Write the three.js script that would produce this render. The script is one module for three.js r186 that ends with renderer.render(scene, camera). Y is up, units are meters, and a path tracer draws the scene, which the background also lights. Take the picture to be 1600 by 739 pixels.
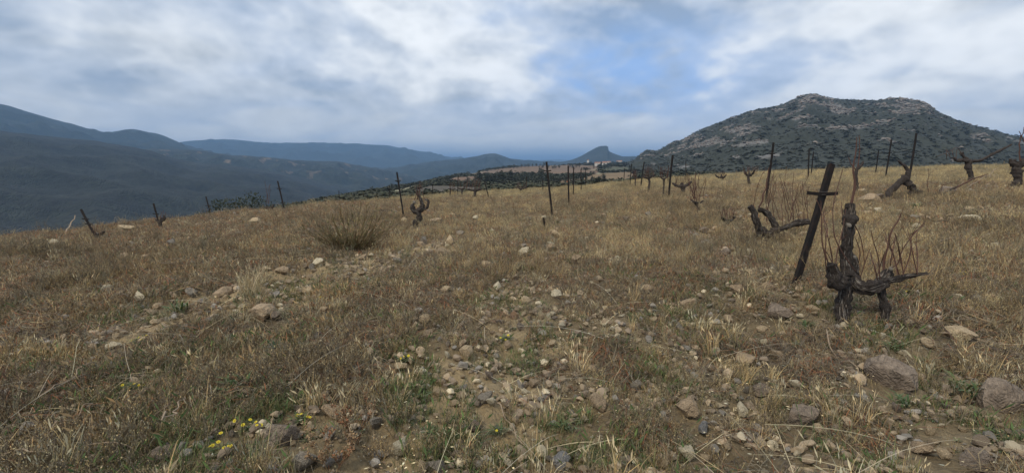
import * as THREE from 'three';
import { mergeGeometries, toCreasedNormals, mergeVertices } from 'three/addons/utils/BufferGeometryUtils.js';
import { createNoise2D, createNoise3D } from 'simplex-noise';

// ---------------------------------------------------------------- camera, sky, sun, exposure
const EYE = 1.62, FOCAL = 733, PITCH = Math.atan((369.5 - 256) / FOCAL);   // FOCAL and pixel figures are for the 1600 x 739 photograph
const scene = new THREE.Scene();
const camera = new THREE.PerspectiveCamera(2 * Math.atan(369.5 / FOCAL) * 180 / Math.PI, 1600 / 739, 0.05, 60000);
camera.position.set(0, EYE, 0); camera.rotation.x = -PITCH; scene.add(camera);
const renderer = new THREE.WebGLRenderer({ antialias: true });
renderer.toneMapping = THREE.LinearToneMapping; renderer.toneMappingExposure = 1.3;
renderer.shadowMap.enabled = true;
const SUN_DIR = new THREE.Vector3(-0.42, 0.78, 0.46).normalize();
const sun = new THREE.DirectionalLight(new THREE.Color(1, 0.89, 0.72), 1.5);
sun.position.copy(SUN_DIR).multiplyScalar(60); sun.castShadow = true; sun.shadow.radius = 20;
Object.assign(sun.shadow.camera, { left: -40, right: 40, top: 40, bottom: -40, far: 150 });
scene.add(sun); scene.add(sun.target);
scene.fog = new THREE.FogExp2(new THREE.Color(0.35, 0.61, 1.0), 1.2e-4);

// ---------------------------------------------------------------- helpers
function rng(seed) { let a = seed >>> 0; return () => { a = (a + 0x6D2B79F5) >>> 0; let t = Math.imul(a ^ (a >>> 15), 1 | a); t = (t + Math.imul(t ^ (t >>> 7), 61 | t)) ^ t; return ((t ^ (t >>> 14)) >>> 0) / 4294967296; }; }
const n2 = createNoise2D(rng(11)), n3 = createNoise3D(rng(12)), m2 = createNoise2D(rng(13));
const V3 = (x, y, z) => new THREE.Vector3(x, y, z);
const lerp = (a, b, t) => a + (b - a) * t, clamp = (x, a = 0, b = 1) => Math.min(b, Math.max(a, x));
const sstep = (a, b, x) => { const t = clamp((x - a) / (b - a)); return t * t * (3 - 2 * t); };
const fbm = (x, y, o = 4, n = n2) => { let s = 0, a = 0.5; for (let i = 0; i < o; i++) { s += a * n(x, y); x = x * 2.03 + 17.3; y = y * 2.03 - 9.1; a *= 0.5; } return s; };
const fbm3 = (x, y, z, o = 4) => { let s = 0, a = 0.5; for (let i = 0; i < o; i++) { s += a * n3(x, y, z); x = x * 2.03 + 7.3; y = y * 2.03 - 9.1; z = z * 2.03 + 3.7; a *= 0.5; } return s; };
const cP = Math.cos(PITCH), sP = Math.sin(PITCH);
function ray(px, py) { const x = (px - 800) / FOCAL, y = -(py - 369.5) / FOCAL; return V3(x, y * cP - sP, -cP - y * sP); }
function pt(px, py, depth) { const d = ray(px, py); return V3(d.x * depth, EYE + d.y * depth, d.z * depth); }
function azSlope(px, py) { const d = ray(px, py); return [Math.atan2(d.x, -d.z), d.y / Math.hypot(d.x, d.z)]; }
function spline(xs, ys) {                     // monotone cubic
  const n = xs.length, d = [], m = [];
  for (let i = 0; i < n - 1; i++) d[i] = (ys[i + 1] - ys[i]) / (xs[i + 1] - xs[i]);
  m[0] = d[0]; m[n - 1] = d[n - 2];
  for (let i = 1; i < n - 1; i++) m[i] = d[i - 1] * d[i] <= 0 ? 0 : 2 * d[i - 1] * d[i] / (d[i - 1] + d[i]);
  return (x) => {
    if (x <= xs[0]) return ys[0]; if (x >= xs[n - 1]) return ys[n - 1];
    let i = 0; while (x > xs[i + 1]) i++;
    const h = xs[i + 1] - xs[i], t = (x - xs[i]) / h, t2 = t * t, t3 = t2 * t;
    return (2 * t3 - 3 * t2 + 1) * ys[i] + (t3 - 2 * t2 + t) * h * m[i] + (-2 * t3 + 3 * t2) * ys[i + 1] + (t3 - t2) * h * m[i + 1];
  };
}
const names = new Map();
function numbered(name) { const k = names.get(name) ?? 0; names.set(name, k + 1); return k ? `${name}_${String(k).padStart(3, '0')}` : name; }
function tag(o, label, category, group, kind) { o.userData.label = label; o.userData.category = category; if (group) o.userData.group = group; if (kind) o.userData.kind = kind; return o; }
function shade(o) { o.castShadow = true; o.receiveShadow = true; return o; }
function thing(name, label, category, p, turn = 0, group) { const o = new THREE.Group(); o.name = numbered(name); o.position.copy(p); o.rotation.y = turn; scene.add(o); return tag(o, label, category, group); }
function part(name, geo, m, parent) { const o = shade(new THREE.Mesh(geo, m)); o.name = name; parent.add(o); return o; }
function struct(name, geo, m, label, category) { const o = shade(new THREE.Mesh(geo, m)); o.name = numbered(name); o.userData.kind = 'structure'; if (label) o.userData.label = label; if (category) o.userData.category = category; scene.add(o); return o; }
function copyOf(src, label, p, turn = 0, s = 1, group) { const o = src.clone(); o.name = numbered(src.userData.base ?? src.name.replace(/_\d{3}$/, '')); o.userData = { ...src.userData, label }; if (group) o.userData.group = group; o.position.copy(p); o.rotation.set(0, turn, 0); if (typeof s === 'number') o.scale.setScalar(s); else o.scale.copy(s); scene.add(o); return o; }
const rgb = (r, g, b) => new THREE.Color().setRGB(r, g, b);
function noiseTexture(size, f, srgb) {
  const d = new Uint8Array(size * size * 4);
  for (let y = 0; y < size; y++) for (let x = 0; x < size; x++) { const v = f(x / size, y / size), i = (y * size + x) * 4; for (let k = 0; k < 3; k++) d[i + k] = clamp(Array.isArray(v) ? v[k] : v) * 255; d[i + 3] = 255; }
  const t = new THREE.DataTexture(d, size, size, THREE.RGBAFormat); t.magFilter = THREE.LinearFilter; t.wrapS = t.wrapT = THREE.RepeatWrapping; if (srgb) t.colorSpace = THREE.SRGBColorSpace; t.needsUpdate = true; return t;
}
function tile(u, v, f, o = 4) { const a = u * 2 * Math.PI, b = v * 2 * Math.PI, r = f / 6.28; let s = 0, k = 0.5, q = 1; for (let i = 0; i < o; i++) { s += k * n3(Math.cos(a) * r * q + 5 * i, Math.sin(a) * r * q + Math.cos(b) * r * q * 0.77, Math.sin(b) * r * q); q *= 2; k *= 0.5; } return s; }

// ---------------------------------------------------------------- the sky: broken grey-blue stratocumulus, thin in places
{
  const w = 2048, h = 1024, data = new Float32Array(w * h * 4);
  const deg = 180 / Math.PI;
  const spot = (px, py, sx, sy, b, k = 0) => { const [a, s] = azSlope(px, py); return [a * deg, Math.atan(s) * deg, sx, sy, b, k]; };
  // broad light and dark banks of cloud, and where the cover thins to blue: [azimuth, elevation, reach, reach, brightness, blueness]
  const banks = [
    spot(730, 75, 12, 5, 0.22), spot(640, 20, 10, 5, 0.12), spot(560, 110, 5, 2, 0.06), spot(800, 130, 6, 2, 0.16), spot(1240, 45, 11, 7, 0.17), spot(1180, 90, 8, 5, 0.08), spot(1020, 215, 5, 2.2, 0.18),
    spot(1540, 90, 10, 6, 0.10), spot(1400, 110, 10, 5, 0.06), spot(1590, 15, 8, 5, 0.1), spot(120, 45, 12, 5, 0.05), spot(60, 20, 9, 4, 0.05),
    spot(930, 28, 10, 3.2, -0.22), spot(1120, 12, 14, 3, -0.20), spot(1440, 18, 6, 2.0, -0.06), spot(820, 180, 10, 1.6, -0.12), spot(560, 175, 16, 2.4, -0.10), spot(150, 170, 14, 5, -0.12), spot(300, 110, 12, 3, -0.05), spot(650, 225, 14, 1.2, 0.03), spot(330, 205, 12, 1.2, 0.02),
    spot(20, 90, 9, 5, -0.05), spot(890, 225, 8, 1.4, -0.04),
    spot(1085, 105, 8, 6, -0.12, 0.48), spot(960, 115, 10, 6, -0.10, 0.42), spot(1010, 75, 6, 3, 0, 0.15), spot(880, 45, 6, 4, 0, 0.15), spot(780, 10, 5, 3, 0.05, 0.25), spot(430, 90, 9, 4, 0.0, 0.12), spot(1340, 130, 8, 4, 0.02, 0.1),
    [-138, 48, 30, 20, 0.25, 0], [-110, 20, 25, 9, 0.1, 0.1], [-160, 14, 30, 6, -0.05, 0.1], [110, 25, 22, 9, 0.12, 0.1], [160, 30, 20, 8, 0.0, 0.3], [60, 55, 22, 14, 0.12, 0.0], [-50, 60, 25, 12, 0.05, 0.15],
  ];
  for (let y = 0; y < h; y++) {
    const el = ((y + 0.5) / h - 0.5) * Math.PI, ce = Math.cos(el), se = Math.sin(el), E = el * deg;
    for (let x = 0; x < w; x++) {
      const i = (y * w + x) * 4;
      if (el < -0.06) { data[i] = 0.16; data[i + 1] = 0.17; data[i + 2] = 0.18; data[i + 3] = 1; continue; }
      const a = ((x + 0.5) / w - 0.5) * 2 * Math.PI, dx = Math.cos(a) * ce, dz = Math.sin(a) * ce;
      const A = Math.atan2(dx, -dz) * deg, k = 1 / (Math.max(se, 0) + 0.10), qx = dx * k, qz = dz * k;
      const wx = fbm(qx * 0.5 + 3, qz * 0.5 + 8, 2), wz = fbm(qx * 0.5 - 6, qz * 0.5 + 1, 2);
      const big = fbm(qx * 0.5 + wx * 0.4, qz * 0.5 + wz * 0.4, 3), fine = fbm(qx * 1.3 + wx * 0.5 + 40, qz * 1.3 + wz * 0.5, 4), tex = fbm3(dx * 7 + wx * 0.3, se * 15 + wz * 0.3, dz * 7, 4), puff = fbm3(dx * 20, se * 34, dz * 20, 3);
      let bil = 0; for (let o = 0, f = 5, q = 0.5; o < 5; o++, f *= 2.1, q *= 0.55) bil += q * (1 - 2.2 * Math.abs(n3(dx * f + wx * 0.3 + 9 * o, se * f * 1.9, dz * f)));
      const wa = A + wx * 3 + tex * 5, we = E + wz * 1.2 + tex * 2.0 + puff * 0.5;
      let b = 0.44 + big * 0.14 + fine * 0.09 + tex * 0.13 + puff * 0.08 + bil * 0.21, blue = 0.10 - big * 0.25 - tex * 0.1;
      for (const [ba, be, sx, sy, amp, bl] of banks) { let u = wa - ba; if (u > 180) u -= 360; if (u < -180) u += 360; const q = (u / sx) ** 2 + ((we - be) / sy) ** 2; if (q < 9) { const g = Math.exp(-q); b += amp * g * (1 + tex * 0.5); blue += bl * g * (1 + tex * 1.0); } }
      b = lerp(b, 0.74 + tex * 0.16, 0.7 * sstep(9, 1, E)); blue = clamp(blue, 0, 1) * (1 - 0.6 * sstep(0.5, 0.8, b));
      b = b > 0.7 ? 0.7 + 0.22 * Math.tanh((b - 0.7) / 0.22) : Math.max(b, 0.12);
      const r = lerp(0.18, 0.87, b), g = lerp(0.24, 0.90, b), bb = lerp(0.315, 0.93, b);
      data[i] = lerp(r, 0.23, blue * 0.8); data[i + 1] = lerp(g, 0.41, blue * 0.8); data[i + 2] = lerp(bb, 0.76, blue * 0.8); data[i + 3] = 1;
    }
  }
  const sky = new THREE.DataTexture(data, w, h, THREE.RGBAFormat, THREE.FloatType);
  sky.mapping = THREE.EquirectangularReflectionMapping; sky.magFilter = sky.minFilter = THREE.LinearFilter; sky.needsUpdate = true;
  scene.background = sky; scene.environment = sky;
}

// ---------------------------------------------------------------- the near hilltop: height of the ground
// brow of the hill all round: [azimuth in radians, distance, height of ground there, fall beyond it]
const DEG = Math.PI / 180;
const browPx = [[-60, 398, 17, 0.46], [0, 380, 17.5, 0.44], [135, 368, 18.5, 0.44], [330, 342, 21, 0.42], [500, 323, 25, 0.36], [620, 314, 30, 0.24], [740, 304, 36, 0.15], [860, 297, 42, 0.11], [1000, 285, 47, 0.08], [1200, 272, 48, 0.06], [1400, 267, 46, 0.05], [1600, 264, 45, 0.05], [1750, 263, 45, 0.05]];
const brow = [[-180, 60, 0.6, 0.08], [-130, 40, 0.0, 0.2], [-95, 20, -0.5, 0.45]].map(([a, r, h, s]) => [a * DEG, r, h, s]);
for (const [px, py, r, s] of browPx) { const [a, sl] = azSlope(px, py); brow.push([a, r, EYE + sl * r, s]); }
for (const [a, r, h, s] of [[75, 50, 2.4, 0.05], [110, 60, 2.8, 0.05], [150, 60, 1.6, 0.06], [180, 60, 0.6, 0.08]]) brow.push([a * DEG, r, h, s]);
const bA = brow.map((b) => b[0]), browR = spline(bA, brow.map((b) => b[1])), browH = spline(bA, brow.map((b) => b[2])), browS = spline(bA, brow.map((b) => b[3]));
function broadH(x, z) {
  const r = Math.hypot(x, z), a = Math.atan2(x, -z), rc = browR(a), hc = browH(a), S = browS(a), m = hc * 1.3 / rc;
  if (r < rc) return hc * Math.pow(r / rc, 1.3);
  const o = r - rc, L = 9; return Math.max(-152, hc - S * o + (m + S) * L * (1 - Math.exp(-o / L)));
}
// the vine rows run away from the photographer; stones and bare soil lie along them and along the path on the left
const rowDist = (x, z) => { const d = -z; return Math.min(Math.abs(x - (-0.5 + 0.13 * d)), Math.abs(x - (2.55 + 0.17 * d)), Math.abs(x - (-4.0 + 0.02 * d) - 0.3)); };
const pathMask = (x, z) => { const d = -z; if (d < 3.5 || d > 13) return 0; return Math.exp(-(((x - (-6.6 + 0.52 * d)) / 0.75) ** 2)) * sstep(3.5, 5, d) * sstep(13, 9.5, d); };
function stony(x, z) { const d = Math.hypot(x, z), n = fbm(x * 0.8 + 30, z * 0.8, 3), fore = sstep(7.5, 3, d) * sstep(-2.6, -0.4, x); return clamp(Math.exp(-((rowDist(x, z) / 0.55) ** 2)) * 0.72 * sstep(26, 9, d) + pathMask(x, z) * 1.0 + fore * 0.45 + n * 0.6 - 0.05); }
function micro(x, z, r) { let h = 0.10 * n2(x * 0.21, z * 0.21) + 0.05 * n2(x * 0.7 + 5, z * 0.7); if (r < 40) h += 0.034 * n2(x * 2.1, z * 2.1 + 3); if (r < 16) h += 0.018 * n2(x * 6.3, z * 6.3) + 0.006 * n2(x * 15, z * 15); return h * sstep(0, 2.2, r); }
function groundH(x, z) { const r = Math.hypot(x, z); return broadH(x, z) + (r < 120 ? micro(x, z, r) * sstep(120, 70, r) : 0); }
const gp = (x, z, up = 0) => V3(x, groundH(x, z) + up, z);
function hit(px, py) {                        // the spot of ground that shows at that pixel
  const d = ray(px, py); let s = 0.5, prev = 0;
  for (; s < 90; s *= 1.01) { if (EYE + d.y * s < groundH(d.x * s, d.z * s)) break; prev = s; }
  for (let i = 0; i < 24; i++) { const m = (prev + s) / 2; if (EYE + d.y * m < groundH(d.x * m, d.z * m)) s = m; else prev = m; }
  return gp(d.x * s, d.z * s);
}
function normalAt(x, z, e = 0.12) { return V3(groundH(x - e, z) - groundH(x + e, z), 2 * e, groundH(x, z - e) - groundH(x, z + e)).normalize(); }

// ---------------------------------------------------------------- ground and far land
function gridGeometry(na, nr, f, closed) {
  const pos = new Float32Array(na * nr * 3), col = new Float32Array(na * nr * 3), uv = new Float32Array(na * nr * 2), idx = [];
  for (let i = 0; i < na; i++) for (let j = 0; j < nr; j++) { const k = i * nr + j, o = f(i, j); pos.set(o.p, k * 3); col.set(o.c, k * 3); uv.set(o.uv ?? [o.p[0], o.p[2]], k * 2); }
  for (let i = 0; i < na - 1 + (closed ? 1 : 0); i++) for (let j = 0; j < nr - 1; j++) { const a = i * nr + j, b = ((i + 1) % na) * nr + j; idx.push(a, a + 1, b, b, a + 1, b + 1); }
  const g = new THREE.BufferGeometry(); g.setAttribute('position', new THREE.BufferAttribute(pos, 3)); g.setAttribute('color', new THREE.BufferAttribute(col, 3)); g.setAttribute('uv', new THREE.BufferAttribute(uv, 2)); g.setIndex(idx); g.computeVertexNormals(); return g;
}
const soilBump = noiseTexture(512, (u, v) => 0.5 + 0.5 * tile(u, v, 14, 5) + 0.25 * tile(v, u, 60, 3));
soilBump.repeat.set(0.9, 0.9);
const soilGrain = noiseTexture(512, (u, v) => { const s = 0.78 + 0.28 * tile(u + 0.3, v, 40, 4) + 0.16 * tile(v, u, 9, 3); return [s, s * 0.985, s * 0.96]; });
soilGrain.repeat.set(0.83, 0.83);
const mGround = new THREE.MeshStandardMaterial({ vertexColors: true, map: soilGrain, bumpMap: soilBump, bumpScale: 0.02, roughness: 1 });
{
  const az = []; for (let a = -Math.PI; a < -1.06; a += 0.055) az.push(a); for (let a = -1.06; a < 1.06; a += 0.0058) az.push(a); for (let a = 1.06; a < Math.PI - 0.02; a += 0.055) az.push(a);
  const rs = [0.0]; for (let r = 0.35; r < 640; r *= r < 90 ? 1.0145 : 1.05) rs.push(r);
  const g = gridGeometry(az.length, rs.length, (i, j) => {
    const r = rs[j], x = Math.sin(az[i]) * r, z = -Math.cos(az[i]) * r, y = r < 0.01 ? groundH(0, 0) : groundH(x, z);
    const st = stony(x, z), n = fbm(x * 0.5, z * 0.5 + 9, 4), f = fbm(x * 3.1, z * 3.1, 3), beige = clamp(pathMask(x, z) * 1.1 + sstep(5.5, 9, -z) * st * 0.9 + n * 0.5 + 0.05);
    const grey = sstep(-0.5, 2.5, x) * sstep(8, 4, r);
    const litter = [0.140 + 0.05 * n, 0.104 + 0.035 * n, 0.056 + 0.015 * n], soil = [lerp(0.39, 0.26, grey), lerp(0.295, 0.205, grey), lerp(0.165, 0.125, grey)], rust = [0.21, 0.125, 0.06];
    let c = litter.map((v, k) => lerp(v, soil[k], clamp(st * 0.75 + beige * 0.35 + f * 0.35)));
    const far = sstep(8, 16, r); c = c.map((v, k) => lerp(v, [0.19, 0.13, 0.072][k], far * 0.7 * clamp(0.7 + f)));
    const lf = sstep(-2, -6, x) * clamp(n * 1.4 + 0.25); c = c.map((v, k) => lerp(v, rust[k], lf * 0.6));
    if (r > 60) { const w = sstep(58, 75, r), lf2 = sstep(0.15, -0.25, az[i]); c = c.map((v, k) => lerp(v, lerp([0.20, 0.145, 0.085][k], [0.06, 0.062, 0.035][k], lf2), w)); }
    return { p: [x, y, z], c };
  }, true);
  struct('ground', g, mGround, 'stony brown hilltop ground under the dry grass and vines', 'ground');
}
const mLand = new THREE.MeshStandardMaterial({ vertexColors: true, roughness: 1 });
const forestBump = noiseTexture(512, (u, v) => 0.5 + 0.6 * tile(u, v, 30, 4)); forestBump.repeat.set(1 / 160, 1 / 160);
const forestTone = noiseTexture(512, (u, v) => { const s = 0.70 + 0.75 * tile(u, v, 26, 5) + 0.3 * tile(v, u, 7, 2); return [s, s, s]; }); forestTone.repeat.set(1 / 420, 1 / 420);
const mForest = new THREE.MeshStandardMaterial({ vertexColors: true, map: forestTone, bumpMap: forestBump, bumpScale: 5, roughness: 1 });
{ const g = new THREE.CircleGeometry(40000, 96); g.rotateX(-Math.PI / 2); g.translate(0, -150, 0); const m = new THREE.MeshStandardMaterial({ color: rgb(0.03, 0.04, 0.024), roughness: 1 }); struct('valley_floor', g, m, 'dark wooded valley floor far below the hilltop', 'valley'); }

const hills = {};
function hill(name, label, R, front, back, base, curve, o = {}) {
  const as = [], ss = []; for (const [px, py] of curve) { const [a, s] = azSlope(px, py); as.push(a); ss.push(s); }
  const sl = spline(as, ss), a0 = as[0], a1 = as[as.length - 1], na = o.na ?? 260, nr = o.nr ?? 70, p = o.p ?? 1.0, amp = o.amp ?? R * 0.012, fr = o.fr ?? 6 / R, seed = o.seed ?? R * 0.013;
  const height = (a, r) => {
    const Rl = R * (1 + (o.wob ?? 0.05) * n2(a * 3 + seed, seed)), top = EYE + sl(a) * Rl, b = typeof base === 'function' ? base(a) : base, x = Math.sin(a) * r, z = -Math.cos(a) * r;
    let t, h; if (r < Rl) { t = clamp((r - front) / (Rl - front)); h = b + (top - b) * Math.pow(t, p); } else { t = clamp(1 - (r - Rl) / (back - Rl)); h = b + (top - b) * Math.pow(t, 0.85); }
    const e = Math.sin(Math.PI * Math.min(t, 0.5)) * (1 - 0.85 * sstep(0.75, 1, t)), ridge = 1 - 2 * Math.abs(n2(x * fr + seed, z * fr - seed));
    return h + e * amp * (ridge + 0.6 * fbm(x * fr * 2.7, z * fr * 2.7 + seed, 4)) * 1.0 + (o.crag ? o.crag(x, z, t) : 0);
  };
  const col = o.color ?? ((x, y, z) => { const q = fbm(x * fr * 3, z * fr * 3 + 50, 4); return [0.030 + 0.012 * q, 0.040 + 0.014 * q, 0.022 + 0.007 * q]; });
  const g = gridGeometry(na, nr, (i, j) => { const a = lerp(a0, a1, i / (na - 1)), r = front * Math.pow(back / front, j / (nr - 1)), x = Math.sin(a) * r, z = -Math.cos(a) * r, y = height(a, r); return { p: [x, y, z], c: col(x, y, z, a, r) }; });
  const mesh = struct(name, g, o.m ?? mForest, label, 'hill');
  return hills[o.key ?? name] = { height, a0, a1, R, front, back, mesh };
}
// F, D, E, A: the far blue ranges; C: the wooded plateau with tan clearings; B: the dark slope across the valley; G: the peak with the cliff
hill('far_mountain_range', 'faintest pale blue range low on the horizon left of the cliff-topped peak', 15000, 12500, 19000, -150, [[560, 262], [700, 256], [760, 253], [800, 251.5], [835, 250], [870, 249], [905, 250.5], [960, 251], [1000, 249], [1100, 252], [1300, 255]], { amp: 15, nr: 40, na: 200 });
hill('blue_mountain_range', 'long blue mountain range under the lowest cloud left of centre', 9000, 5600, 13000, -150, [[60, 250], [200, 236], [260, 226], [300, 220], [348, 217], [400, 222], [440, 224], [500, 223], [560, 225], [596, 226.5], [640, 233], [690, 243], [740, 252], [800, 258], [900, 262]], { amp: 80, fr: 9 / 9000, key: 'D' });
hill('high_mountain', 'tall blue-grey mountain rising off the left edge', 5200, 2600, 8000, -150, [[-1500, 215], [-600, 160], [-200, 148], [-60, 155], [0, 164], [50, 176], [100, 192], [150, 202], [172, 205], [205, 202.5], [235, 207], [262, 216], [290, 227], [330, 238], [380, 248], [460, 262]], { amp: 60, fr: 8 / 5200, key: 'A', na: 300 });
hill('rounded_hill', 'rounded blue hill between the far range and the brown fields', 4800, 2600, 7000, -150, [[430, 292], [500, 280], [560, 270], [610, 263], [660, 255], [700, 249.5], [735, 246], [760, 241], [770, 240], [785, 243], [800, 248], [825, 251], [860, 252], [920, 256], [1000, 262]], { amp: 36, fr: 9 / 4800, key: 'E' });
hill('plateau_hill', 'dark wooded plateau with small tan clearings across the valley', 3300, 1900, 4800, -150, [[60, 262], [150, 248], [200, 238], [245, 232], [290, 234], [350, 241], [410, 246], [470, 250], [520, 252], [560, 259], [600, 266], [640, 276], [700, 292], [760, 306]], { amp: 28, fr: 9 / 3300, key: 'C', na: 360, nr: 110, color: (x, y, z, a, r) => {
  const q = fbm(x * 0.004, z * 0.004, 4), cl = fbm(x * 0.006 + 9, z * 0.004 + 4, 3); const c = [0.034 + 0.014 * q, 0.042 + 0.014 * q, 0.025 + 0.007 * q]; const w = sstep(0.38, 0.42, cl) * sstep(2300, 2700, r); return c.map((v, k) => lerp(v, [0.26, 0.19, 0.12][k], w * 0.8)); } });
hill('forest_slope', 'dark forested mountainside filling the left of the view', 2300, 420, 3600, -150, [[-1700, 230], [-700, 190], [-300, 185], [-100, 194], [0, 204], [60, 211], [120, 217], [180, 225], [230, 234], [265, 246], [300, 253], [350, 258], [410, 266], [470, 277], [540, 293], [600, 308], [660, 318], [760, 335]], { amp: 16, key: 'B', na: 420, nr: 160, p: 0.9, color: (x, y, z) => { const q = fbm(x * 0.006, z * 0.006 + 50, 5); return [0.024 + 0.016 * q, 0.029 + 0.018 * q, 0.021 + 0.010 * q]; } });
hill('cliff_peak', 'small cone-shaped blue peak with a cliff on its right side', 4200, 3300, 5300, -30, [[820, 258], [860, 255], [886, 251.5], [905, 245.5], [922, 236], [932, 230.5], [939, 228], [946, 227.6], [950.3, 228.6], [951.5, 235], [956, 238], [966, 242], [975, 244.5], [984, 244.5], [992, 244.2], [1000, 246], [1030, 252], [1070, 258]], { amp: 10, wob: 0, key: 'G', na: 420, nr: 60, p: 1.1 });

// ---------------------------------------------------------------- the cultivated plateau beyond the hilltop
const pR = [70, 150, 250, 400, 650, 1000, 1500, 2300], pX = [330, 420, 520, 620, 700, 780, 860, 940, 1020, 1150, 1700];
const pY = [[380, 365, 360, 360, 370, 380, 390, 400], [350, 336, 331, 331, 338, 350, 360, 370], [332, 318, 312, 311, 318, 330, 345, 350], [326, 306, 297, 293.5, 298, 310, 330, 340], [322, 301, 292, 284, 277, 284, 300, 320], [318, 298, 290, 279, 269, 263.5, 275, 300], [314, 295, 288, 276, 265, 259, 262, 275], [312, 291, 282, 273.5, 264, 258.5, 256, 262], [311, 286, 278, 272, 264, 258.5, 255, 258], [309, 284, 277, 271, 264, 259, 256, 258], [309, 286, 279, 273, 266, 261, 258, 260]];
const lnR = pR.map(Math.log), pAz = pX.map((x) => azSlope(x, 280)[0]), rowS = pY.map((row) => spline(lnR, row.map((y, j) => azSlope(pX[0], y)[1] * 0 + azSlope(800, y)[1])));
function plateauSlope(a, r) { const l = Math.log(r); return spline(pAz, pY.map((_, i) => rowS[i](l) * Math.cos(pAz[i])))(a); }
function plateauH(x, z) { const r = Math.hypot(x, z), a = Math.atan2(x, -z); return EYE + plateauSlope(a, r) * r + r * 0.0016 * fbm(x * 0.012, z * 0.012, 3); }
function hitPlateau(px, py, r0 = 72) { const d = ray(px, py), c = Math.hypot(d.x, d.z), s = d.y / c; let r = r0; for (; r < 2200; r *= 1.008) { const x = d.x / c * r, z = d.z / c * r; if (EYE + s * r < plateauH(x, z)) break; } const x = d.x / c * r, z = d.z / c * r; return V3(x, plateauH(x, z), z); }
const fields = [
  [[[700, 283], [707, 278], [746, 275.5], [747, 283.5], [722, 286]], [0.164, 0.097, 0.056]],
  [[[728, 273], [756, 267], [800, 262], [850, 258], [905, 258.2], [935, 259], [936, 264], [870, 268], [800, 270], [745, 274]], [0.149, 0.099, 0.061]],
  [[[940, 266], [880, 266], [800, 269], [800, 272], [900, 273], [932, 272]], [0.154, 0.097, 0.056]],
  [[[730, 273], [736, 269.5], [752, 268], [755, 271], [742, 274]], [0.273, 0.251, 0.160]], [[[765, 266.3], [792, 265], [794, 266.3], [768, 268]], [0.288, 0.268, 0.181]], [[[800, 264.5], [822, 264], [822, 265], [801, 266]], [0.273, 0.257, 0.176]],
  [[[905, 282], [925, 272.5], [985, 269], [1000, 276], [985, 284], [930, 285]], [0.178, 0.120, 0.058]],
  [[[862, 289], [878, 282], [912, 278], [912, 286], [890, 291]], [0.169, 0.109, 0.053]],
  [[[920, 262.5], [930, 262.5], [940, 272], [932, 272]], [0.248, 0.239, 0.150]], [[[940, 262], [1000, 260], [1000, 266], [940, 268]], [0.065, 0.068, 0.034]],
  [[[596, 306], [612, 298], [645, 290.5], [660, 291], [642, 298], [622, 305]], [0.248, 0.228, 0.144]],
  [[[645, 299], [668, 291], [760, 293], [760, 302], [640, 308]], [0.074, 0.060, 0.040]],
].map(([poly, c]) => [poly.map(([x, y]) => { const p = hitPlateau(x, y); return [p.x, p.z]; }), c]);
const inside = (poly, x, z) => { let c = false; for (let i = 0, j = poly.length - 1; i < poly.length; j = i++) { const [xi, zi] = poly[i], [xj, zj] = poly[j]; if ((zi > z) !== (zj > z) && x < (xj - xi) * (z - zi) / (zj - zi) + xi) c = !c; } return c; };
const fieldAt = (x, z) => { for (const [poly, c] of fields) if (inside(poly, x, z)) return c; return null; };
{
  const na = 620, nr = 220, a0 = azSlope(300, 280)[0], a1 = azSlope(1750, 280)[0];
  const g = gridGeometry(na, nr, (i, j) => { const a = lerp(a0, a1, i / (na - 1)), r = 70 * Math.pow(2300 / 70, j / (nr - 1)), x = Math.sin(a) * r, z = -Math.cos(a) * r, f = fieldAt(x, z), q = fbm(x * 0.03, z * 0.03, 3), k = fbm(x * 0.2, z * 0.2, 2);
    const dry = [0.10 + 0.05 * q, 0.088 + 0.035 * q, 0.045 + 0.015 * q]; return { p: [x, plateauH(x, z), z], c: f ? f.map((v) => v * (1 + 0.22 * q + 0.15 * k)) : dry }; });
  struct('terrain', g, mLand, 'gently rolling plateau of brown fields beyond the hilltop', 'terrain');
}
// ---------------------------------------------------------------- the rocky mountain on the right
const zones = [[1268, 152, 28, 9], [1300, 170, 34, 7], [1400, 167, 30, 8], [1450, 172, 14, 6], [1240, 190, 28, 11], [1165, 200, 42, 10], [1100, 220, 40, 9], [1190, 222, 26, 6], [1022, 241, 20, 6], [1065, 232, 25, 7], [1153, 249, 9, 6], [1330, 196, 40, 5]].map(([x, y, w, h]) => [...azSlope(x, y), w / FOCAL * 0.8, h / FOCAL]);   // where the rock breaks out, as seen from the hilltop's top
const outcrop = (x, y, z) => { const a = Math.atan2(x, -z), s = (y - EYE) / Math.hypot(x, z); let k = 0; for (const [za, zs, w, h] of zones) k += Math.exp(-(((a - za) / w) ** 2 + ((s - zs) / h) ** 2)); return fbm3(x * 0.012, y * 0.035, z * 0.012, 5) * 1.2 - 0.50 + 0.50 * Math.min(k, 1.15); };
const rockAt = (x, y, z) => sstep(0.06, 0.16, outcrop(x, y, z));
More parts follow.
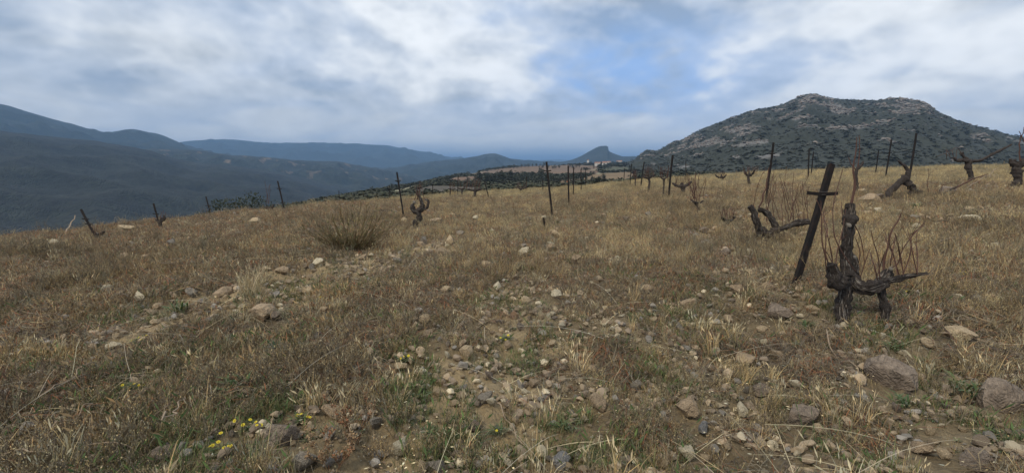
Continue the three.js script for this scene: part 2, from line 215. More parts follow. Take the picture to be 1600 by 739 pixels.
hill('rocky_mountain', 'broad rocky mountain with dark scrub and pale outcrops on the right', 1250, 210, 1900, -22, [[930, 268], [960, 262], [990, 250], [1003, 240], [1012, 235], [1026, 236], [1040, 229], [1052, 222], [1066, 218], [1090, 205], [1120, 193], [1150, 182], [1175, 172.5], [1200, 168], [1225, 162], [1236, 157], [1250, 151], [1262, 146.5], [1274, 146], [1286, 150], [1302, 153], [1320, 155], [1345, 156.5], [1375, 156], [1395, 153], [1420, 155], [1443, 160], [1460, 170], [1480, 181], [1510, 192], [1550, 203], [1580, 211], [1620, 220], [1700, 238], [1850, 258], [2100, 290]],
  { amp: 5, fr: 0.006, wob: 0.03, key: 'M', na: 760, nr: 260, p: 1.15, m: mLand, crag: (x, z, t) => { const q = fbm(x * 0.02, z * 0.02, 4); return (1 - 0.75 * sstep(0.86, 0.99, t)) * sstep(0.25, 0.6, t) * (q * 5 + 2.5 * Math.max(0, n2(x * 0.05, z * 0.05))) + 1.2 * n2(x * 0.09, z * 0.09) * sstep(0.1, 0.3, t); },
    color: (x, y, z) => { const w = rockAt(x, y, z), q = fbm(x * 0.02, z * 0.02 + 7, 4), g = fbm3(x * 0.06, y * 0.1, z * 0.06, 3); return [lerp(0.031 + 0.016 * q, 0.185 + 0.08 * g, w * 0.8), lerp(0.036 + 0.016 * q, 0.176 + 0.076 * g, w * 0.8), lerp(0.027 + 0.011 * q, 0.166 + 0.07 * g, w * 0.8)]; } });
// ---------------------------------------------------------------- shared pieces for plants and stones
class Strips {                                // leaf-thin blades and twigs gathered into one geometry
  constructor() { this.p = []; this.c = []; this.i = []; }
  blade(pts, widths, color, side) {           // a tapering strip along pts
    const b = this.p.length / 3, k = pts.length;
    for (let j = 0; j < k; j++) {
      const t = pts[Math.min(j + 1, k - 1)].clone().sub(pts[Math.max(j - 1, 0)]), s = side.clone().addScaledVector(t, -side.dot(t) / Math.max(t.lengthSq(), 1e-9)).normalize().multiplyScalar(widths[j] / 2);
      for (const q of [-1, 1]) { this.p.push(pts[j].x + q * s.x, pts[j].y + q * s.y, pts[j].z + q * s.z); this.c.push(...color); }
    }
    for (let j = 0; j < k - 1; j++) { const a = b + j * 2; this.i.push(a, a + 1, a + 2, a + 2, a + 1, a + 3); }
  }
  twig(pts, radii, color) { const r = radii; for (const s of [V3(1, 0, 0.2).normalize(), V3(-0.2, 0.1, 1).normalize()]) this.blade(pts, r.map((v) => v * 2), color, s); }
  leaf(c, dir, up, len, wid, color) {         // a pointed oval
    const d = dir.clone().normalize(), s = d.clone().cross(up).normalize().multiplyScalar(wid / 2), b = this.p.length / 3;
    for (const q of [c, c.clone().addScaledVector(d, len * 0.45).add(s), c.clone().addScaledVector(d, len * 0.45).sub(s), c.clone().addScaledVector(d, len)]) { this.p.push(q.x, q.y, q.z); this.c.push(...color); }
    this.i.push(b, b + 1, b + 2, b + 2, b + 1, b + 3);
  }
  build() { const g = new THREE.BufferGeometry(); g.setAttribute('position', new THREE.Float32BufferAttribute(this.p, 3)); g.setAttribute('color', new THREE.Float32BufferAttribute(this.c, 3)); g.setIndex(this.i); return g; }
}
const mPlant = new THREE.MeshStandardMaterial({ vertexColors: true, roughness: 0.9, side: THREE.DoubleSide });
const mLeaf = new THREE.MeshPhysicalMaterial({ vertexColors: true, roughness: 0.85, transmission: 0.3, thickness: 0, side: THREE.DoubleSide });
const tint = (c, R, v = 0.4) => { const k = 1 + (R() * 2 - 1) * v, w = (R() * 2 - 1) * v * 0.25; return [c[0] * k * (1 + w), c[1] * k, c[2] * k * (1 - w)]; };
const STRAW = [0.50, 0.39, 0.195], PALE = [0.63, 0.535, 0.335], BROWN = [0.29, 0.212, 0.112], DARK = [0.12, 0.088, 0.062], GREYB = [0.27, 0.228, 0.16], GREEN = [0.10, 0.155, 0.045], OLIVE = [0.19, 0.18, 0.065], RUST = [0.32, 0.13, 0.06];

function strawTuft(seed, n, hgt, spread, pal, seedHeads = 0.3, wid = 0.003) {
  const R = rng(seed), S = new Strips();
  for (let k = 0; k < n; k++) {
    const a = R() * 6.283, r0 = Math.sqrt(R()) * spread, h = hgt * (0.35 + 0.65 * R()), lean = (0.1 + 0.75 * R() * R()) * h, la = R() * 6.283, bend = R() * 0.5 * h;
    const b = V3(Math.cos(a) * r0, -0.01, Math.sin(a) * r0), dx = Math.cos(la), dz = Math.sin(la), pts = [];
    for (let j = 0; j < 4; j++) { const t = j / 3; pts.push(V3(b.x + dx * lean * t * (0.4 + 0.6 * t), b.y + h * t - bend * t * t * t * 0.6, b.z + dz * lean * t * (0.4 + 0.6 * t))); }
    const c = tint(pal[Math.floor(R() * pal.length)], R), sd = V3(-dz, 0, dx).applyAxisAngle(V3(0, 1, 0), R() * 1.5), w = wid * (0.7 + 0.7 * R());
    S.blade(pts, [w, w, w * 0.8, w * 0.3], c, sd);
    if (R() < seedHeads) { const e = pts[3], d = e.clone().sub(pts[2]).normalize(); S.leaf(e, d, sd, 0.03 + 0.035 * R(), 0.006 + 0.006 * R(), tint(pal[0], R, 0.2)); if (R() < 0.5) S.leaf(e.clone().addScaledVector(d, -0.02), d.clone().add(V3(R() - 0.5, R() - 0.5, R() - 0.5)), sd, 0.03, 0.007, c); }
  }
  return S.build();
}
function matTuft(seed, n, spread, pal) {      // last year's grass lying flat and tangled
  const R = rng(seed), S = new Strips();
  for (let k = 0; k < n; k++) {
    const a = R() * 6.283, r0 = Math.sqrt(R()) * spread, la = R() * 6.283, L = 0.07 + 0.2 * R(), up = 0.01 + 0.06 * R() * R() + 0.01, kink = (R() - 0.5) * 1.6;
    const b = V3(Math.cos(a) * r0, 0.004 + 0.03 * R() * R(), Math.sin(a) * r0), pts = [];
    for (let j = 0; j < 4; j++) { const t = j / 3, q = la + kink * t; pts.push(V3(b.x + Math.cos(q) * L * t, b.y + up * Math.sin(Math.PI * Math.min(1, t * 1.15)) - 0.004 * t, b.z + Math.sin(q) * L * t)); }
    const w = 0.0018 + 0.0022 * R(); S.blade(pts, [w, w, w, w * 0.4], tint(pal[Math.floor(R() * pal.length)], R, 0.3), V3(-Math.sin(la), 0.6 * (R() - 0.5), Math.cos(la)).normalize());
  }
  return S.build();
}
function deadWeed(seed, hgt, pal, heads, hs = 0.45) {    // stiff branching stalks of a dead herb
  const R = rng(seed), S = new Strips();
  const grow = (b, d, L, r, lv) => {
    const pts = [b], n = 3; let q = b.clone(), dd = d.clone();
    for (let j = 0; j < n; j++) { dd.add(V3((R() - 0.5) * 0.35, (R() - 0.35) * 0.22, (R() - 0.5) * 0.35)).normalize(); q = q.clone().addScaledVector(dd, L / n); pts.push(q); }
    const c = tint(pal[Math.floor(R() * pal.length)], R, 0.25); S.twig(pts, [r, r * 0.85, r * 0.65, r * 0.4], c);
    if (lv > 0) for (let j = 0; j < 3 + Math.floor(R() * 3); j++) { const at = 1 + Math.floor(R() * (n)); grow(pts[at], dd.clone().add(V3((R() - 0.5) * 1.5, R() * 0.6, (R() - 0.5) * 1.5)).normalize(), L * (0.35 + 0.3 * R()), r * 0.6, lv - 1); }
    else for (let j = 0; j < heads; j++) S.leaf(pts[1 + Math.floor(R() * n)].clone(), V3(R() - 0.5, R() * 0.8, R() - 0.5), V3(R() - 0.5, 1, R() - 0.5), hs * (0.010 + 0.014 * R()), hs * (0.006 + 0.006 * R()), tint(pal[Math.floor(R() * pal.length)], R, 0.3));
  };
  const stems = 3 + Math.floor(R() * 4);
  for (let k = 0; k < stems; k++) { const a = R() * 6.283; grow(V3(Math.cos(a) * 0.02, -0.01, Math.sin(a) * 0.02), V3(Math.cos(a) * (0.2 + 0.6 * R()), 1, Math.sin(a) * (0.2 + 0.6 * R())).normalize(), hgt * (0.5 + 0.4 * R()), 0.0019, 2); }
  return S.build();
}
function greenWeed(seed, n, L, pal, upright = 0.5, wid = 0.22) {
  const R = rng(seed), S = new Strips();
  for (let k = 0; k < n; k++) { const a = R() * 6.283, d = V3(Math.cos(a), upright * (0.3 + R()), Math.sin(a)).normalize(), l = L * (0.5 + 0.5 * R()), b = V3((R() - 0.5) * L * 0.7, 0.0 + R() * 0.02, (R() - 0.5) * L * 0.7), c = tint(pal[Math.floor(R() * pal.length)], R, 0.3);
    const m = b.clone().addScaledVector(d, l * 0.55), e = m.clone().add(V3(d.x * l * 0.5, d.y * l * 0.15 - 0.004, d.z * l * 0.5)), w = l * wid; S.blade([b, m, e], [w * 0.5, w, w * 0.1], c, V3(-d.z, 0.2, d.x).normalize()); }
  return S.build();
}
function rockGeometry(seed, detail = 3, flat = 0.7, cuts = 9) {
  const R = rng(seed), g = mergeVertices((() => { const q = new THREE.IcosahedronGeometry(1, detail); q.deleteAttribute('normal'); q.deleteAttribute('uv'); return q; })()), p = g.attributes.position, planes = [];
  for (let k = 0; k < cuts; k++) planes.push([V3(R() - 0.5, (R() - 0.5) * 1.2, R() - 0.5).normalize(), 0.35 + 0.37 * R()]);
  const v = V3(0, 0, 0);
  for (let i = 0; i < p.count; i++) { v.fromBufferAttribute(p, i); for (const [n, d] of planes) { const k = v.dot(n); if (k > d) v.addScaledVector(n, -(k - d) * 0.94); } v.multiplyScalar(1 + 0.13 * fbm3(v.x * 2.2 + seed, v.y * 2.2, v.z * 2.2, 4)); p.setXYZ(i, v.x, v.y * flat, v.z * (0.75 + 0.0 * i)); }
  g.computeBoundingBox(); const bb = g.boundingBox, cx = (bb.min.x + bb.max.x) / 2, cz = (bb.min.z + bb.max.z) / 2; g.translate(-cx, -bb.min.y, -cz); g.scale(1 / (bb.max.x - bb.min.x), 1 / (bb.max.x - bb.min.x), 1 / (bb.max.x - bb.min.x));
  const out = toCreasedNormals(g, 0.36), q = out.attributes.position, uv = new Float32Array(q.count * 2), A = V3(0, 0, 0), B = V3(0, 0, 0), C = V3(0, 0, 0);
  for (let i = 0; i < q.count; i += 3) { A.fromBufferAttribute(q, i); B.fromBufferAttribute(q, i + 1).sub(A); C.fromBufferAttribute(q, i + 2).sub(A); B.cross(C); const ax = Math.abs(B.x), ay = Math.abs(B.y), az = Math.abs(B.z); for (let k = 0; k < 3; k++) { A.fromBufferAttribute(q, i + k); const [u, w] = ay >= ax && ay >= az ? [A.x, A.z] : ax > az ? [A.z + 0.4, A.y] : [A.x + 0.3, A.y + 0.6]; uv[(i + k) * 2] = u; uv[(i + k) * 2 + 1] = w; } }
  out.setAttribute('uv', new THREE.BufferAttribute(uv, 2)); return out;   // one unit wide, resting on y = 0
}
const stoneTex = (seed, lo, hi) => { const t = noiseTexture(128, (u, v) => { const k = clamp(0.5 + 0.75 * tile(u + seed, v, 7, 5)), f = 0.85 + 0.3 * tile(v, u + seed, 26, 3), li = tile(u - seed, v + 0.3, 5, 3) > 0.28 ? 0.72 : 1; return lo.map((a, i) => Math.pow(lerp(a, hi[i], k) * f * li, 1 / 2.2)); }, true); return t; };
const stoneBump = noiseTexture(128, (u, v) => 0.5 + 0.7 * tile(u, v, 12, 5)); stoneBump.repeat.set(1.5, 1.5);
const stoneMat = (seed, lo, hi) => new THREE.MeshStandardMaterial({ map: stoneTex(seed, lo, hi), bumpMap: stoneBump, bumpScale: 0.012, roughness: 0.95 });
const M = {
  beige: stoneMat(0.1, [0.42, 0.31, 0.18], [0.70, 0.54, 0.34]), tan: stoneMat(0.37, [0.33, 0.24, 0.145], [0.54, 0.40, 0.255]), white: stoneMat(0.61, [0.58, 0.48, 0.31], [0.82, 0.72, 0.52]),
  grey: stoneMat(0.83, [0.22, 0.185, 0.14], [0.40, 0.345, 0.27]), greyBrown: stoneMat(1.2, [0.16, 0.122, 0.09], [0.34, 0.265, 0.195]), bluish: stoneMat(1.5, [0.20, 0.195, 0.19], [0.36, 0.345, 0.325]), orange: stoneMat(1.9, [0.30, 0.17, 0.09], [0.48, 0.31, 0.19]),
};
const rocks = []; for (let k = 0; k < 12; k++) rocks.push(rockGeometry(100 + k * 7, 3, [0.75, 0.55, 0.9, 0.42][k % 4], 14 + k % 6));
const pebbles = []; for (let k = 0; k < 5; k++) pebbles.push(rockGeometry(300 + k * 3, 2, [0.7, 0.5, 0.85][k % 3], 12));

const clear = new Map();                      // where stones lie bare: no grass is scattered there
function keepClear(x, z, r) { const k = `${Math.floor(x * 2)},${Math.floor(z * 2)}`; if (!clear.has(k)) clear.set(k, []); clear.get(k).push([x, z, r]); }
function covered(x, z, more) { const i = Math.floor(x * 2), j = Math.floor(z * 2); for (let a = -1; a <= 1; a++) for (let b = -1; b <= 1; b++) for (const [sx, sz, r] of clear.get(`${i + a},${j + b}`) ?? []) if ((x - sx) ** 2 + (z - sz) ** 2 < (r + more) ** 2) return true; return false; }
function scatter(name, label, category, geo, mat, N, seed, place, color, bare = 0.03) {   // what nobody could count, as one instanced object
  const R = rng(seed), q = new THREE.Object3D(), list = [];
  for (let k = 0, tries = 0; k < N && tries < N * 14; tries++) { const o = place(R); if (!o) continue; if (bare && covered(o.x, o.z, bare)) continue; q.position.set(o.x, o.y, o.z); q.rotation.set(o.rx ?? 0, o.ry ?? R() * 6.283, o.rz ?? 0); if (o.s.isVector3) q.scale.copy(o.s); else q.scale.setScalar(o.s); if (o.n) { q.quaternion.setFromUnitVectors(V3(0, 1, 0), o.n).multiply(new THREE.Quaternion().setFromAxisAngle(V3(0, 1, 0), R() * 6.283)); } q.updateMatrix(); list.push([q.matrix.clone(), color ? color(R, o) : null]); k++; }
  const m = shade(new THREE.InstancedMesh(geo, mat, list.length)); m.name = numbered(name); list.forEach(([a, c], i) => { m.setMatrixAt(i, a); if (c) m.setColorAt(i, c); }); scene.add(m); return tag(m, label, category, null, 'stuff');
}
const fan = (R, r0, r1, k = 1, spread = 1.02) => { const r = Math.pow(lerp(Math.pow(r0, k), Math.pow(r1, k), R()), 1 / k), a = (R() * 2 - 1) * spread; return [Math.sin(a) * r, -Math.cos(a) * r, r, a]; };

// ---------------------------------------------------------------- scrub and trees of the far land
const bushGeo = []; for (let s = 0; s < 4; s++) { const R = rng(500 + s), S = new Strips(); for (let k = 0; k < 46; k++) { const a = R() * 6.283, u = R() * 2 - 0.55, r = Math.sqrt(Math.max(0.05, 1 - Math.min(1, u * u))) * (0.55 + 0.45 * R()), c = V3(Math.cos(a) * r * 0.5, 0.28 + u * 0.36, Math.sin(a) * r * 0.5), k2 = 0.75 + 0.5 * R(); S.leaf(c, V3(Math.cos(a) + R() - 0.5, R() * 1.2 - 0.2, Math.sin(a) + R() - 0.5), V3(R() - 0.5, 1, R() - 0.5), 0.30 + 0.22 * R(), 0.24 + 0.16 * R(), [k2, k2 * (0.95 + 0.1 * R()), k2]); } bushGeo.push(S.build()); }
const mBush = new THREE.MeshStandardMaterial({ vertexColors: true, roughness: 1, side: THREE.DoubleSide });
const green = (R, v = 0.35) => { const k = 1.55 + (R() * 2 - 1) * v, w = R(); return rgb((0.035 + 0.016 * w) * k, (0.041 + 0.008 * w) * k, (0.026 + 0.004 * w) * k); };
bushGeo.forEach((g, s) => {
  scatter('mountain_scrub', 'dark evergreen scrub covering the rocky mountain', 'scrub', g, mBush, 4500, 600 + s, (R) => { const h = hills.M, a = lerp(azSlope(940, 250)[0], azSlope(1720, 250)[0], R()), r = 260 * Math.pow(1300 / 260, Math.pow(R(), 0.8)), x = Math.sin(a) * r, z = -Math.cos(a) * r, y = h.height(a, r); if (R() < rockAt(x, y, z) * 0.8) return null; if (fbm(x * 0.03, z * 0.03 + 3, 3) < -0.28 - 0.2 * R()) return null; const k = (0.8 + 2.4 * Math.pow(R(), 5)) * (0.7 + r / 1500); return { x, y: y - 0.25, z, s: V3(k * 1.25, k * 0.6, k * 1.25) }; }, (R) => { const k = 0.75 + 0.6 * R(), w = R(); return rgb((0.062 + 0.025 * w) * k, (0.070 + 0.012 * w) * k, (0.048 + 0.010 * w) * k); });
  scatter('plateau_scrub', 'dark scrub growing between the fields beyond the hilltop', 'scrub', g, mBush, 4200, 680 + s, (R) => { const a = lerp(azSlope(380, 290)[0], azSlope(1120, 290)[0], R()), r = 95 * Math.pow(1650 / 95, R()), x = Math.sin(a) * r, z = -Math.cos(a) * r; if (fieldAt(x, z) && R() > 0.006) return null; const k = (0.9 + 1.6 * R() * R()) * (0.8 + r / 500); return { x, y: plateauH(x, z) - 0.15, z, s: V3(k * 1.3, k * 0.85, k * 1.3) }; }, (R) => green(R, 0.4));
});
const outGeo = rockGeometry(911, 2, 0.6, 12);
scatter('rock_outcrop', 'pale grey rock outcrops breaking through the scrub of the mountain', 'rocks', outGeo, new THREE.MeshStandardMaterial({ color: rgb(1, 1, 1), bumpMap: stoneBump, bumpScale: 0.3, roughness: 1 }), 6500, 720, (R) => { const h = hills.M, a = lerp(azSlope(990, 250)[0], azSlope(1560, 250)[0], R()), r = lerp(430, 1262, Math.pow(R(), 0.55)), x = Math.sin(a) * r, z = -Math.cos(a) * r, y = h.height(a, r); if (R() > rockAt(x, y, z) * 0.8 + 0.002) return null; const k = (1.5 + 5 * Math.pow(R(), 3)) * (0.6 + r / 2500); return { x, y: y - k * 0.12, z, rx: (R() - 0.5) * 0.5, rz: (R() - 0.5) * 0.5, s: V3(k, k * (0.7 + 0.5 * R()), k) }; }, (R) => { const k = 0.75 + 0.5 * R(), w = R() * 0.03; return rgb((0.21 + w) * k, 0.20 * k, (0.187 - w * 0.5) * k); });
// individual trees: a tapered trunk and a crown of many small leaf faces
function treeProto(seed, kind) {
  const R = rng(seed), S = new Strips(), pine = kind === 'pine', fine = kind === 'bush' ? 0.4 : 1, clumps = [];
  for (let k = 0; k < (pine ? 15 : 13); k++) { const t = (k + R()) / (pine ? 15 : 13), a = R() * 6.283, r = pine ? (1 - t * 0.75) * 0.25 : 0.34 * Math.sin(Math.PI * (0.15 + 0.8 * t)); clumps.push([V3(Math.cos(a) * r * (0.3 + 0.8 * R()), (pine ? 0.2 : 0.22) + t * (pine ? 0.72 : 0.62), Math.sin(a) * r * (0.3 + 0.8 * R())), (pine ? 0.10 : 0.15) * (0.7 + 0.6 * R()), 0.7 + 0.6 * R()]); }
  for (const [c, r, k] of clumps) for (let j = 0; j < (fine < 1 ? 190 : 46); j++) { const d = V3(R() - 0.5, R() - 0.5, R() - 0.5).normalize(); S.leaf(c.clone().addScaledVector(d, r * (0.45 + 0.55 * R())), d.clone().add(V3(R() - 0.5, R() - 0.3, R() - 0.5)), V3(R() - 0.5, 1, R() - 0.5), fine * (0.05 + 0.035 * R()), fine * (0.034 + 0.022 * R()), [0.036 * k * (0.8 + 0.4 * R()), 0.047 * k, 0.026 * k]); }
  const t = []; const trunkPts = [V3(0, -0.06, 0), V3(0.01, 0.2, 0.01), V3(-0.01, 0.5, 0), V3(0, 0.8, 0.01)]; t.push(tubeLimb(trunkPts, [0.03, 0.024, 0.016, 0.005], 6, 8, 0.1, seed));
  for (let k = 0; k < 4; k++) { const [c] = clumps[2 + k * 2]; t.push(tubeLimb([V3(0, 0.15 + k * 0.1, 0), V3(c.x * 0.5, 0.2 + k * 0.1, c.z * 0.5), c], [0.012, 0.009, 0.003], 5, 5, 0.1, seed + k)); }
  return { crown: S.build(), trunk: mergeGeometries(t) };
}
function tubeLimb(pts, radii, seg = 8, rings = 14, rough = 0.18, seed = 1, knob = 0) {
  const cu = new THREE.CatmullRomCurve3(pts, false, 'centripetal'), fr = cu.computeFrenetFrames(rings, false), pos = [], uv = [], idx = [], L = cu.getLength();
  for (let i = 0; i <= rings; i++) {
    const u = i / rings, c = cu.getPointAt(u), f = u * (radii.length - 1), k = Math.min(Math.floor(f), radii.length - 2), rad = lerp(radii[k], radii[k + 1], f - k) * (1 + knob * 0.8 * Math.max(0, n3(u * L * 6 + seed, seed * 1.7, 0)));
    for (let j = 0; j <= seg; j++) { const a = (j % seg) / seg * 6.283, q = fr.normals[i].clone().multiplyScalar(Math.cos(a)).addScaledVector(fr.binormals[i], Math.sin(a)), r = rad * (1 + rough * 0.7 * n3(Math.cos(a) * 1.3 + seed * 3.1, Math.sin(a) * 1.3, u * L * 5 + seed) + rough * 0.7 * n3(Math.cos(a) * 3 + seed, Math.sin(a) * 3, u * L * 9) + rough * 0.5 * (1 - 2 * Math.abs(n3(Math.cos(a) * 4.5 - seed, Math.sin(a) * 4.5, u * L * 3.5)))); pos.push(c.x + q.x * r, c.y + q.y * r, c.z + q.z * r); uv.push(j / seg * 3, u * L * 9); }
  }
  for (let i = 0; i < rings; i++) for (let j = 0; j < seg; j++) { const a = i * (seg + 1) + j, b = a + seg + 1; idx.push(a, a + 1, b, b, a + 1, b + 1); }
  for (const [ring, up] of [[0, 0], [rings, 1]]) { const c = cu.getPointAt(up), n = pos.length / 3; pos.push(c.x, c.y, c.z); uv.push(0.5, 0); for (let j = 0; j < seg; j++) { const a = ring * (seg + 1) + j; up ? idx.push(a, a + 1, n) : idx.push(a + 1, a, n); } }
  const g = new THREE.BufferGeometry(); g.setAttribute('position', new THREE.Float32BufferAttribute(pos, 3)); g.setAttribute('uv', new THREE.Float32BufferAttribute(uv, 2)); g.setIndex(idx); g.computeVertexNormals(); return g;
}
const barkBump = noiseTexture(256, (u, v) => 0.5 + 0.6 * tile(u * 3 % 1, v * 0.5 % 1, 14, 4) + 0.3 * tile(u, v, 40, 2)), barkTone = noiseTexture(256, (u, v) => { const k = clamp(0.5 + 0.8 * tile(u, v, 9, 4)); return [lerp(0.19, 0.36, k), lerp(0.165, 0.325, k), lerp(0.15, 0.30, k)]; }, true);
const mTrunk = new THREE.MeshStandardMaterial({ color: rgb(0.08, 0.06, 0.045), roughness: 1 });
{
  const kinds = { pine: [0, 1, 2].map((s) => treeProto(810 + s, 'pine')), oak: [0, 1, 2].map((s) => treeProto(830 + s, 'oak')), bush: [0, 1, 2].map((s) => treeProto(850 + s, 'bush')) }, first = {};
  function tree(kind, p, h, w, label, group, R) {
    const s = Math.floor(R() * 3), key = kind + s, sc = V3(h * w, h, h * w);
    if (!first[key]) { const o = thing(kind === 'pine' ? 'pine_tree' : 'oak_tree', label, 'tree', p, R() * 6.28, group); part('trunk', kinds[kind][s].trunk, mTrunk, o); part('crown', kinds[kind][s].crown, mLeaf, o); o.scale.copy(sc); first[key] = o; return o; }
    return copyOf(first[key], label, p, R() * 6.28, sc, group);
  }
  const R = rng(77), T = (p) => Math.hypot(p.x, p.z) / FOCAL;
  // pines in the belt in front of the brown fields
  for (let k = 0; k < 62; k++) { const px = lerp(744, 945, k / 61) + (R() - 0.5) * 5, py = lerp(288, 284, (px - 744) / 200) + (R() - 0.5) * 7, p = hitPlateau(px, py); tree(R() < 0.6 ? 'pine' : 'oak', p, (10 + 9 * R()) * (px > 870 ? 0.65 : 1) * T(p), 0.95 + 0.5 * R(), 'dark tree packed in the long belt before the brown fields', 'trees of the belt before the brown fields', R); }
  for (let k = 0; k < 46; k++) { const px = lerp(470, 745, Math.pow(R(), 0.8)), py = lerp(316, 283, (px - 470) / 275) + (R() - 0.3) * 9, p = hitPlateau(px, py); if (fieldAt(p.x, p.z)) continue; tree('oak', p, (5 + 6 * R()) * T(p), 1.3 + 0.5 * R(), 'low dark tree on the wooded edge of the plateau left of the brown fields', 'trees on the edge of the plateau', R); }
  for (let k = 0; k < 34; k++) { const px = lerp(655, 850, k / 33), t = (px - 655) / 195, py = lerp(287, 258.5, Math.pow(t, 0.62)) + (R() - 0.5) * 1.5, p = hitPlateau(px, py); tree('oak', p, (3 + 3 * R()) * T(p), 1.4 + 0.6 * R(), 'tiny dark tree along the far skyline of the brown fields', 'trees on the skyline of the brown fields', R); }
  for (let k = 0; k < 14; k++) { const px = lerp(842, 902, R()), py = 262 + R() * 2, p = hitPlateau(px, py, 500); tree('oak', p, (3.5 + 2 * R()) * T(p), 1.5, 'tiny dark tree in the clump standing in the upper brown field', 'clump in the upper brown field', R); }
  for (let k = 0; k < 24; k++) { const px = lerp(905, 1000, R()), py = 257.5 + R() * 9, p = hitPlateau(px, py, 500); tree(R() < 0.5 ? 'pine' : 'oak', p, (3.5 + 4 * R()) * T(p), 1.1, 'tiny dark tree among the white houses below the cliff-topped peak', 'trees around the white houses', R); }
  // the little group of trees just over the brow on the left
  const brow = [[342, 318, 20, 'leftmost and lowest of the dark trees over the brow on the left'], [373, 306, 24, 'tallest of the dark trees over the brow on the left'], [360, 316, 22, 'dark tree directly left of the tallest one over the brow'], [393, 314, 20, 'dark tree between the tallest one over the brow and the tilted vine stump'], [408, 316, 18, 'dark tree right behind the dead vine stump on the left brow'], [455, 318, 14, 'small dark tree just right of the leaning stake over the left brow'], [470, 319, 13, 'small dark tree farthest right over the left brow']];
  for (const [px, py, sz, lab] of brow) { const d = 46, t = pt(px, py, d), g = broadH(t.x, t.z), h = t.y - g; tree('bush', V3(t.x, g, t.z), h * 1.1, clamp(sz * 3.6 / 733 * d / (h * 0.8), 0.8, 2.2), lab, 'trees just over the left brow', R); }
  { const p = hitPlateau(888, 287), o = tree('oak', p, 5 * T(p), 1.5, 'small bush with orange autumn leaves behind the dark stakes near the centre', null, R); const g = kinds.oak[0].crown.clone(), c = g.attributes.color; for (let i = 0; i < c.count; i++) { const k = c.getY(i) / 0.047; c.setXYZ(i, 0.62 * k, 0.22 * k, 0.05 * k); } o.children.find((q) => q.name.startsWith('crown')).geometry = g; o.name = numbered('autumn_bush'); o.userData.category = 'bush'; delete o.userData.group; }
}
// ---------------------------------------------------------------- houses of the far village
{
  const mW = new THREE.MeshStandardMaterial({ color: rgb(0.72, 0.69, 0.62), roughness: 0.9 }), mR = new THREE.MeshStandardMaterial({ color: rgb(0.32, 0.17, 0.11), roughness: 0.9 }), mG = new THREE.MeshStandardMaterial({ color: rgb(0.03, 0.035, 0.04), roughness: 0.3 });
  const list = [[934, 257.5, 11, 8, 5, 'squat white house, leftmost of the village below the cliff-topped peak'], [944, 258.2, 8, 7, 6, 'narrow white house standing lowest in the far village'], [946, 255, 13, 8, 4.5, 'long white house in the middle of the far village'], [952, 255, 8, 7, 5, 'short white house touching the long one in the far village'], [968, 253.5, 16, 9, 6, 'big pale house on the right of the far village'], [975, 253, 14, 9, 5, 'pale house farthest right in the far village'], [919, 249, 5, 4, 2, 'lone pale house on the lower slope of the cliff-topped peak']];
  for (const [px, py, w, d, h, lab] of list) {
    const p = hitPlateau(px, py + 1.5, 700); if (py < 250) { const q = pt(px, py + 1.5, 3300); p.set(q.x * 0.4, 0, q.z * 0.4); p.y = plateauH(p.x, p.z); const a = Math.atan2(p.x, -p.z), r = Math.hypot(p.x, p.z); p.y = EYE + azSlope(px, py + 1.8)[1] * r; }
    const o = thing('village_house', lab, 'house', p, -Math.atan2(p.x, -p.z) + (px % 7 - 3) * 0.12, 'houses of the far village');
    const wall = new THREE.BoxGeometry(w, h + 6, d); wall.translate(0, h / 2 - 3, 0); part('wall', wall, mW, o);
    const sh = new THREE.Shape([new THREE.Vector2(-d / 2 - 0.5, 0), new THREE.Vector2(d / 2 + 0.5, 0), new THREE.Vector2(0, d * 0.26)]), rg = new THREE.ExtrudeGeometry(sh, { depth: w + 0.8, bevelEnabled: false }); rg.rotateY(Math.PI / 2); rg.translate(-w / 2 - 0.4, h + 0.01, 0); part('roof', rg, mR, o);
    for (let k = -1; k <= 1; k++) { const g = new THREE.BoxGeometry(1.1, 1.5, 0.2); g.translate(k * w * 0.3, h * 0.55, d / 2 + 0.02); part('window', g, mG, o); }
  }
}
